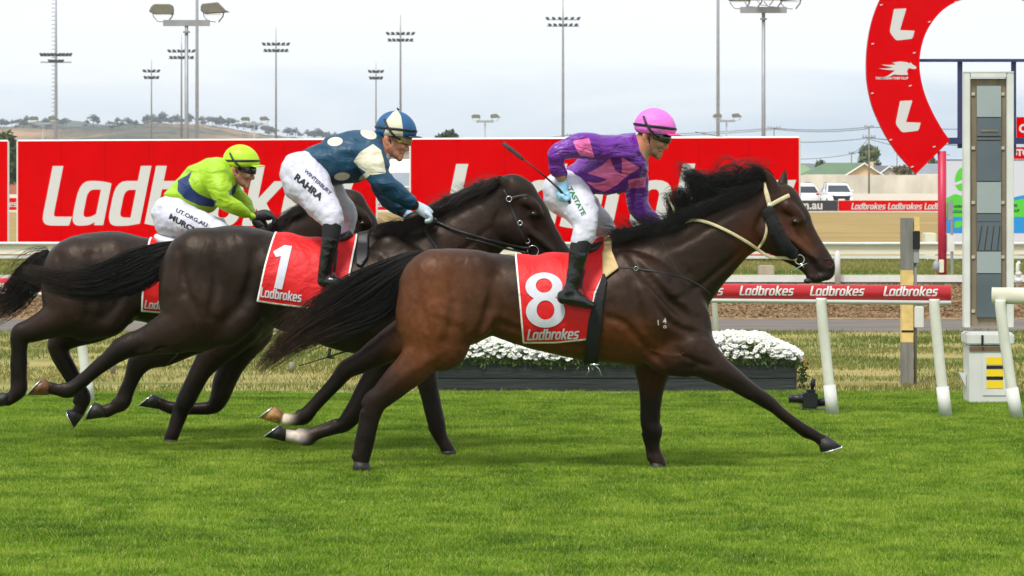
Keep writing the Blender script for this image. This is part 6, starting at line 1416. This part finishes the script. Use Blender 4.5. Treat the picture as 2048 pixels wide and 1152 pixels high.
nfoot8 = [J8((1160,484,19.5,-.34),(1157,508,18.5,-.35),(1152,535,15.5,-.355),(1146,560,13.5,-.36),(1141,582,13,-.36), k=.02),
          J8((1127,595,12.5,-.36,.85),(1146,597,13.5,-.365,.9),(1166,604,11,-.37,1.1),(1184,611,6.5,-.37,1.5), k=.02)]
ffoot8 = [J8((1198,500,17,.34),(1190,540,14,.35),(1185,575,12,.35),(1196,590,12,.36),(1225,602,8,.36,1.2), k=.02)]
neck8 = [J8((1296,280,18,0,1.0),(1280,300,18,0,1.0),(1266,316,22,0,1.1), k=.03)]
nh8 = hand(Y8, (1124,384), (1126,364), (1125,392), [(7,7),(12,3),(10,-4)], -.27, 1.15)+[J8((1130,380,4,-.235),(1135,390,3.8,-.22),(1131,398,3.4,-.25), k=.005)]
fh8 = hand(Y8, (1330,448), (1318,446), (1338,450), [(5,5),(2,9),(-4,8)], .10, 1.0)
hd8 = head_prims(Y8, 1311, 256, 1.0, 0.0)
PR8 = person('person in purple silks with pink stars and pink cap, crouched over horse number 8', (P(1180,600,Y8).x, Y8, 0))
body = hd8+neck8+[Prim.__new__(Prim) for _ in []]
def shrink(prims, d):
    out = []
    for p in prims:
        q = Prim.__new__(Prim); q.C = p.C.copy(); q.C[:, 3] = np.maximum(q.C[:, 3]-d, .012); q.k = p.k; q.carve = p.carve; q.tag = p.tag; out.append(q)
    return out
def bodymesh(root, heads, clothed, hands, toneb, base):
    V, Q = extract(shrink(clothed, .011)+heads+hands, .0047, 0, it=1)
    return mk('body', V, Q, M_skin, root, smooth=True, attrs=tone_attr(V, toneb, base)), Surf(V, Q)
sk8 = S(186,128,98)
b8, SB8 = bodymesh(PR8, hd8+neck8, torso8+narm8+farm8+nthigh8+fthigh8+pelvis8+nfoot8+ffoot8, nh8+fh8,
   [(1300,300,22,14,-.4,S(128,96,76),.6),(1314,310,12,8,0,S(120,92,76),.6),(1320,305,5,3,0,S(180,100,90),.7),(1291,283,9,14,0,S(160,96,66),.6)], sk8)
V, Q = extract(hd8[:2]+neck8[:1], h, .003); x, y = PX(V)
V2, Q2, u = clip_poly(V, Q, x, y, [(1262,236),(1320,236),(1312,262),(1303,266),(1301,276),(1298,264),(1284,264),(1282,276),(1284,288),(1278,290),(1270,282)], 1.0)
mk('hair', V2, Q2, mat('short_brown_hair', S(96,66,48), .7, var=.4, scale=90, bump=.6, bscale=120), PR8, smooth=True)
star = lambda cx, cy, R, r, a=0, n=5: [(cx+(R if i % 2 == 0 else r)*math.cos(a+i*math.pi/n), cy+(R if i % 2 == 0 else r)*math.sin(a+i*math.pi/n)) for i in range(2*n)]
pink8 = [[(1146,282),(1178,275),(1189,315),(1160,311),(1152,298)], [(1174.8, 347.1), (1203.5, 331.8), (1219.9, 316.5), (1230.2, 341.3), (1243.6, 348.2), (1243.6, 314.6), (1279.8, 335.6), (1260.7, 347.1), (1247.4, 357.4), (1234.0, 370.0), (1209.2, 384.1), (1190.1, 377.2), (1173.3, 363.5), (1193.9, 365.8), (1214.5, 359.7), (1193.9, 352.0)], [(1256,360),(1294,353),(1290,375),(1258,377)]]
M_purple = mat_masks('purple_satin', S(104,30,146), [('pat', S(232,104,172), 0.0)], rough=.33, spec=.55, bump=.85, bscale=5, dist=.03, distort=2.2, aniso=(1,1,2.4), var=.06)
si8, SS8 = garment('silks', torso8+narm8+farm8, PR8, M_purple, .004, noise=FOLD, attrs=multi(pink8), ret=True, cut=[(1095,262),(1180,262),(1268,262),(1274,280),(1278,300),(1288,318),(1304,330),(1330,420),(1322,446),(1300,452),(1250,440),(1235,385),(1180,396),(1150,372),(1142,352),(1134,356),(1116,354),(1098,350)])
M_collar = mat('pale_neck_scarf', S(205,205,185), .8, bump=.8, bscale=20)
garment('collar', [J8((1281,300,19,0,1.05),(1271,312,23,0,1.1), k=.02)], PR8, M_collar, 0)
_, SBT8 = garment('breeches', nthigh8+fthigh8+pelvis8, PR8, M_breech, .003, noise=FOLDB, ret=True)
_, SBR8 = garment('boot', nfoot8, PR8, M_boot, .004, noise=[((.06,.08,.03), .002, 5)], cut=[(1120,503),(1190,503),(1210,640),(1100,640)], ret=True)
garment('gaiter', [J8((1163,483,20.5,-.34),(1159,496,19.5,-.345),(1156,507,18.5,-.35), k=.02)], PR8, M_sock, 0)
garment('boot', ffoot8, PR8, M_boot, .003)
garment('glove', nh8, PR8, M_blueglove, .0025, hh=.0045, it=1); garment('glove', fh8, PR8, M_blueglove, .0025, hh=.0045, it=1)
M_pink = mat('pink_silk_cap', S(226,112,206), .55, bump=.8, bscale=9, var=.05, aniso=(1,1,1.8))
M_pinkpeak = mat('pink_cap_peak', S(226,70,130), .5, var=.1)
hm8, W8 = helmet(PR8, Y8, 1311, 256, 1.0, 0.0, '', M_pink, None, M_pinkpeak)
goggles(PR8, Y8, W8, 1.0, M_goggle)
M_green = mat('green_print', S(30,110,70), .7)
V_, T_, w_ = ftext('TASTATE', .04)
SBT = SBT8
decal(SBT, V_, T_, (1134,376), (5.6,10.6), (9,-4.5), PR8, 'lettering', M_green, .003, 4)
# whip held upright behind
wy = Y8-.30
wt = MB(); wt.tube([P(1139,404,wy), P(1118,378,wy), P(1098,360,wy)], [.009,.008,.007], n=8)
wt.tube([P(1098,360,wy), P(1068,335,wy), P(1046,318,wy)], [.0065,.005,.005], n=8)
wob = wt.build('whip', M_rubber, None, loc=P(1139,404,wy), smooth=True); tag(wob, 'black padded riding whip held upright by the purple silks rider', 'riding whip')
fl = MB(); fl.tube([P(1048,320,wy), P(1038,312,wy), P(1020,298,wy), P(1006,286,wy)], [.008,.015,.016,.014], n=10, flat=.5); fl.build('flap', mat('dark_padded_flap', S(58,54,56), .7, bump=.5, bscale=60), wob, smooth=True)
MB().tube([P(1139,404,wy), P(1143,408,wy)], [.014,.012], n=8).build('knob', M_rubber, wob, smooth=True)
# saddle and stirrup under rider 8
def saddle(root, Y, pts, st, far=True):
    m = MB(); m.tube([P(x, y, Y) for x, y, r in pts], [r*Y/F for x, y, r in pts], n=12, flat=1.9)
    so = m.build('saddle', M_blackleather, root, smooth=True)
    for sgn in ((-1, 1) if far else (-1,)):
        yy = Y+sgn*.37; m = MB(); m.tube([P(st[0], st[1], Y+sgn*.30), P(st[2], st[3], yy)], .011, n=6, flat=.3)
        m.tube([P(st[2], st[3], yy), P(st[2]-11, st[3]+22, yy), P(st[2]-9, st[3]+31, yy), P(st[2]+9, st[3]+33, yy), P(st[2]+11, st[3]+22, yy), P(st[2], st[3], yy)], .006, n=6)
        m.build('stirrup', M_strap, so, smooth=True)
saddle(R8, Y8, [(1150,506,8),(1172,503,12),(1192,496,12),(1206,484,8)], (1168,540,1160,578))

# ================= rider of number 1: dark blue silks with cream spots =================
YJ1 = Y1
def J1(*pts, k=.025, q=1.0, tag='', sub=4): return Prim(pts, k, q, sub, YJ1, tag)
torso1 = [J1((622,326,30,0,1.35),(655,322,42,0,1.25),(690,316,50,0,1.2),(722,306,47,0,1.2),(742,298,36,0,1.25), k=.04), J1((735,300,28,-.15),(745,305,28,-.1), k=.04),
          J1((740,300,28,.15),(752,320,24,.17), k=.04), J1((672,336,34,0,1.2),(704,330,36,0,1.2), k=.04), J1((722,325,30,0,1.2), k=.04)]
narm1 = [J1((738,308,31,-.18),(748,328,29,-.24),(758,350,23,-.28),(768,364,21,-.29),(784,378,19,-.27),(804,395,16,-.23),(822,407,12,-.2),(830,411,9,-.19), k=.03)]
farm1 = [J1((752,322,24,.18),(756,352,20,.24),(766,382,18,.26),(784,404,16,.22),(802,420,13,.17),(812,427,9,.14), k=.03)]
nthigh1 = [J1((608,348,44,-.08),(618,366,43,-.14),(636,395,36,-.22),(652,420,29,-.29),(663,437,24,-.33),(664,450,20,-.34),(662,466,16,-.35), k=.03), J1((594,345,32,-.09),(600,372,30,-.12), k=.04)]
fthigh1 = [J1((628,350,38,.08),(652,378,32,.17),(676,405,25,.26),(694,428,20,.31),(694,448,16,.33),(688,470,14,.33), k=.03)]
pelvis1 = [J1((606,342,38,0,1.4),(626,338,34,0,1.4), k=.04)]
nfoot1 = [J1((663,452,18.5,-.35),(661,475,17.5,-.355),(657,500,15.5,-.36),(652,528,13,-.36),(649,548,12.5,-.36), k=.02), J1((647,562,11.5,-.36,.9),(664,565,12.5,-.365,.95),(684,571,10,-.37,1.1),(704,576,5.5,-.37,1.5), k=.02)]
ffoot1 = [J1((690,465,15,.33),(684,520,13,.34),(690,555,11,.35),(720,568,7,.35,1.2), k=.02)]
neck1 = [J1((780,284,18,0,1.0),(766,300,19,0,1.0),(750,314,22,0,1.1), k=.03)]
nh1 = hand(YJ1, (846,420), (832,411), (854,427), [(7,6),(6,13),(-1,15)], -.18, 1.1)+[J1((842,412,4,-.16),(854,416,3.8,-.14),(863,424,3.2,-.14), k=.005)]
fh1 = hand(YJ1, (822,434), (812,428), (828,440), [(6,4),(6,9),(0,12)], .14, 1.05)+[J1((822,430,4,.12),(832,434,3.6,.11), k=.005)]
hd1 = head_prims(YJ1, 793, 261, .98, -.02)
PR1 = person('person in dark blue silks with cream spots and a quartered cap, on horse number 1', (P(660,600,YJ1).x, YJ1, 0))
b1, SB1 = bodymesh(PR1, hd1+neck1, torso1+narm1+farm1+nthigh1+fthigh1+pelvis1+nfoot1+ffoot1, nh1+fh1, [(806,300,16,14,0,S(206,136,112),.7),(778,275,7,9,0,S(214,130,110),.7),(803,306,5,3,0,S(176,96,88),.7)], S(200,138,108))
V, Q = extract(hd1[:2]+neck1[:1], h, .003); x, y = PX(V)
V2, Q2, u = clip_poly(V, Q, x, y, [(748,245),(800,245),(796,268),(787,272),(785,282),(781,268),(767,268),(765,280),(768,292),(760,292),(752,282)], 1.0)
mk('hair', V2, Q2, mat('short_ginger_hair', S(140,88,54), .7, var=.35, scale=90, bump=.6, bscale=120), PR1, smooth=True)
cr1 = [ellpoly(670,283,15.5,9,-.1), ellpoly(737,268,17,9.5,.35), ellpoly(684,353,16,8,-.08), ellpoly(730,352,14,5,-.6),
       [(707,322),(720,304),(746,288),(762,300),(768,322),(772,346),(744,350),(728,342),(716,334)]]
M_blue = mat_masks('dark_blue_silk', S(6,62,90), [('pat', S(208,202,178), 0.0)], rough=.5, bump=.8, bscale=4.5, dist=.022, distort=2.0, aniso=(1,1,2.2), var=.06)
garment('silks', torso1+narm1+farm1, PR1, M_blue, .004, noise=FOLD, attrs=multi(cr1), cut=[(588,290),(640,270),(700,250),(760,255),(764,285),(770,310),(800,340),(832,398),(828,412),(808,434),(770,420),(735,365),(672,378),(640,366),(618,326),(590,304)])
garment('collar', [J1((768,299,19.5,0,1.05),(760,310,22,0,1.1), k=.02)], PR1, mat('white_neck_scarf', S(216,214,228), .8, bump=.8, bscale=20), 0)
_, SBT1 = garment('breeches', nthigh1+fthigh1+pelvis1, PR1, M_breech, .003, noise=FOLDB, ret=True)
garment('boot', nfoot1, PR1, M_boot, .004, noise=[((.06,.08,.03), .002, 6)], cut=[(620,474),(700,474),(730,600),(600,600)])
garment('gaiter', [J1((664,450,19.5,-.35),(663,465,18.5,-.355),(661,478,17.5,-.357), k=.02)], PR1, M_sock, 0)
garment('boot', ffoot1, PR1, M_boot, .003)
garment('cuff', [J1((822,407,12.5,-.2),(828,410,10.5,-.195), k=.01)], PR1, M_sock, 0); garment('cuff', [J1((803,421,12.5,.17),(808,425,11,.155), k=.01)], PR1, M_sock, 0)
garment('glove', nh1, PR1, M_greyglove, .0025, hh=.0045, it=1); garment('glove', fh1, PR1, M_blueglove, .0025, hh=.0045, it=1)
M_qcap = mat_masks('quartered_blue_and_cream_cap', S(24,84,130), [('pat', S(212,206,180), 0.0)], rough=.55, bump=.7, bscale=10, dist=.01, var=.06)
hm1, W1_ = helmet(PR1, YJ1, 793, 261, .98, -.02, '', M_qcap, lambda V: multi([[(770,262),(773,240),(786,224),(795,220),(802,232),(806,258),(806,276),(765,274)]])(V), mat('dark_blue_peak', S(26,34,44), .4), )
goggles(PR1, YJ1, W1_, .98, mat('amber_grey_lens', S(150,120,80), .15), dot=mat('yellow_vent', S(190,170,50), .5))
MB().tube([W1_(6,-41,0), W1_(2,-46,0)], [.008,.006], n=8).build('cap_button', M_rubber, hm1, smooth=True)
SBT = SBT1
V_, T_, w_ = ftext('RAHRA', .05); decal(SBT, V_, T_, (587,358), (14.5/1.15,12.2/1.15), (8,-12), PR1, 'lettering', M_ink, .003, 4)
V_, T_, w_ = ftext('WINTERBURY', .03); decal(SBT, V_, T_, (607,343), (6.2,5.6), (5,-6), PR1, 'lettering', mat('navy_print', S(40,44,90), .7), .003, 4)
saddle(R1, Y1, [(622,480,6),(650,484,10),(674,482,11),(692,474,10),(704,466,7)], (674,500,668,545))
MB().tube([P(868,436,Y1-.16), P(876,441,Y1-.16), P(862,446,Y1-.15), P(850,458,Y1-.15)], .008, n=6, flat=.4).build('rein', M_blackleather, R1, smooth=True)
wh = MB(); wh.tube([P(866,434,Y1-.2), P(846,423,Y1-.2), P(832,414,Y1-.2)], [.006,.008,.009], n=8); wh.tube([P(660,700,Y1-.24), P(664,716,Y1-.24), P(656,713,Y1-.24)], .003)
# whip carried low on the far side, its tip showing under the belly
wl = MB(); wl.tube([P(597,732,Y1-.1), P(630,722,Y1-.1), P(656,714,Y1-.1), P(700,700,Y1-.1)], [.0035,.004,.006,.006], n=7)
wo = wl.build('whip', M_rubber, None, loc=P(656,714,Y1-.1), smooth=True); tag(wo, 'thin black whip pointing backwards below the belly of horse number 1', 'riding whip')
MB().tube([P(660,697,Y1-.12), P(657,715,Y1-.12), P(668,716,Y1-.12)], [.012,.014,.006], n=7).build('girth_buckle', M_strap, R1, smooth=True)

# ================= rearmost rider: lime silks, navy band =================
YJ3 = Y3
def J3(*pts, k=.025, q=1.0, tag='', sub=4): return Prim(pts, k, q, sub, YJ3, tag)
torso3 = [J3((355,402,28,0,1.3),(380,388,38,0,1.2),(405,372,44,0,1.2),(430,356,40,0,1.25),(446,346,30,0,1.3), k=.04), J3((432,350,28,-.14),(440,360,26,-.1), k=.04),
          J3((440,352,26,.14),(455,365,22,.16), k=.04), J3((388,404,28,0,1.2),(410,395,30,0,1.2), k=.04)]
narm3 = [J3((434,358,28,-.17),(438,378,24,-.22),(446,398,18,-.25),(456,407,16,-.25),(474,417,14,-.22),(490,426,11,-.19),(498,429,8,-.17),(510,433,7,-.16), k=.03)]
farm3 = [J3((456,362,22,.17),(468,385,17,.22),(482,402,14,.22),(498,420,11,.18),(506,432,8,.16),(512,444,7,.15), k=.03)]
nthigh3 = [J3((345,432,38,-.08),(362,440,36,-.14),(395,450,29,-.22),(430,462,23,-.28),(452,476,20,-.3),(448,500,17,-.32), k=.03), J3((334,428,28,-.08),(340,448,26,-.1), k=.04)]
fthigh3 = [J3((350,430,34,.08),(395,448,28,.2),(440,462,20,.28),(446,500,15,.3), k=.03)]
pelvis3 = [J3((344,424,33,0,1.4),(360,414,30,0,1.4), k=.04)]
nfoot3 = [J3((446,500,16,-.33),(430,540,13,-.34),(425,570,12,-.35),(440,590,11,-.35),(465,596,6,-.35,1.3), k=.02)]
ffoot3 = [J3((446,500,15,.33),(430,545,12,.34),(440,580,11,.35),(465,590,6,.35,1.3), k=.02)]
neck3 = [J3((470,340,16,0,1.0),(458,350,17,0,1.0),(446,360,20,0,1.1), k=.03)]
nh3 = hand(YJ3, (528,430), (514,432), (537,431), [(8,2),(13,8),(12,15)], -.15, 1.05)+[J3((524,438,4,-.12),(530,446,3.4,-.11),(532,453,3,-.11), k=.005)]
fh3 = hand(YJ3, (520,449), (512,443), (526,450), [(5,2),(6,6),(0,9)], .13, 1.0)
hd3 = head_prims(YJ3, 483, 324, .88, -.12)
PR3 = person('person in lime green silks with a navy band, rearmost of the three riders', (P(400,600,YJ3).x, YJ3, 0))
b3, SB3 = bodymesh(PR3, hd3+neck3, torso3+narm3+farm3+nthigh3+fthigh3+pelvis3+nfoot3+ffoot3, nh3+fh3, [(482,355,14,12,0,S(150,108,88),.5),(469,337,6,7,0,S(196,116,90),.7),(495,358,4,3,0,S(190,110,96),.8)], S(188,132,102))
V, Q = extract(hd3[:2]+neck3[:1], h, .004); x, y = PX(V)
V2, Q2, u = clip_poly(V, Q, x, y, [(444,320),(490,320),(484,334),(478,342),(474,334),(460,334),(460,346),(464,356),(456,354),(448,344)], 1.0)
mk('hair', V2, Q2, mat('short_black_hair', S(36,32,32), .7, var=.3, scale=90, bump=.6, bscale=120), PR3, smooth=True)
M_lime = mat_masks('lime_silk', S(156,196,22), [('pat', S(30,52,104), 0.0)], rough=.5, bump=.8, bscale=4.5, dist=.022, distort=2.0, aniso=(1,1,2.2), var=.06)
nv = [[(356,360),(372,352),(384,342),(377,362),(385,378),(398,388),(416,396),(434,402),(426,414),(398,411),(370,398),(355,382)], [(458,388),(466,372),(476,366),(470,386),(462,392)]]
garment('silks', torso3+narm3+farm3, PR3, M_lime, .004, noise=FOLD, attrs=multi(nv), cut=[(325,385),(345,350),(400,310),(450,308),(458,330),(468,352),(490,370),(512,425),(508,440),(498,442),(494,438),(440,418),(420,432),(388,434),(350,408),(330,402)])
garment('collar', [J3((459,349,17.5,0,1.05),(452,357,20,0,1.1), k=.02)], PR3, mat('dark_neck_scarf', S(44,54,44), .8), 0)
_, SBT3 = garment('breeches', nthigh3+fthigh3+pelvis3, PR3, M_breech, .003, noise=FOLDB, ret=True)
garment('boot', nfoot3, PR3, M_boot, .003); garment('boot', ffoot3, PR3, M_boot, .003)
garment('glove', nh3, PR3, M_blackglove, .0025, hh=.0045, it=1); garment('glove', fh3, PR3, M_blackglove, .0025, hh=.0045, it=1)
M_limecap = mat('lime_silk_cap', S(176,212,28), .5, bump=.5, bscale=10, var=.05)
hm3, W3_ = helmet(PR3, YJ3, 483, 324, .88, -.12, '', M_limecap, None, M_limecap)
goggles(PR3, YJ3, W3_, .88, M_goggle)
SBT = SBT3
V_, T_, w_ = ftext('MURCU', .04); decal(SBT, V_, T_, (337,437), (12.5,7.2), (4.5,-10.5), PR3, 'lettering', M_ink, .003, 4)
V_, T_, w_ = ftext('UT.ORG.AU', .03); decal(SBT, V_, T_, (351,423), (9.0,4.6), (3,-7.5), PR3, 'lettering', M_ink, .003, 4)
# ------------------------------------------------------------------ air
hv = bpy.data.materials.new('haze_air'); hv.use_nodes = True; nt = hv.node_tree; nt.nodes.clear(); o_ = N(nt, 'ShaderNodeOutputMaterial'); pv = N(nt, 'ShaderNodeVolumePrincipled')
pv.inputs['Color'].default_value = (.84, .90, 1, 1); pv.inputs['Density'].default_value = .00014; pv.inputs['Anisotropy'].default_value = .2; nt.links.new(pv.outputs[0], o_.inputs['Volume'])
hz = MB().box(-3000, 3000, -60, 3990, -8, 90); ho = hz.build('haze', hv, None, (0, 2600, -8)); tag(ho, 'pale air haze softening the far hills', 'haze', kind='stuff')
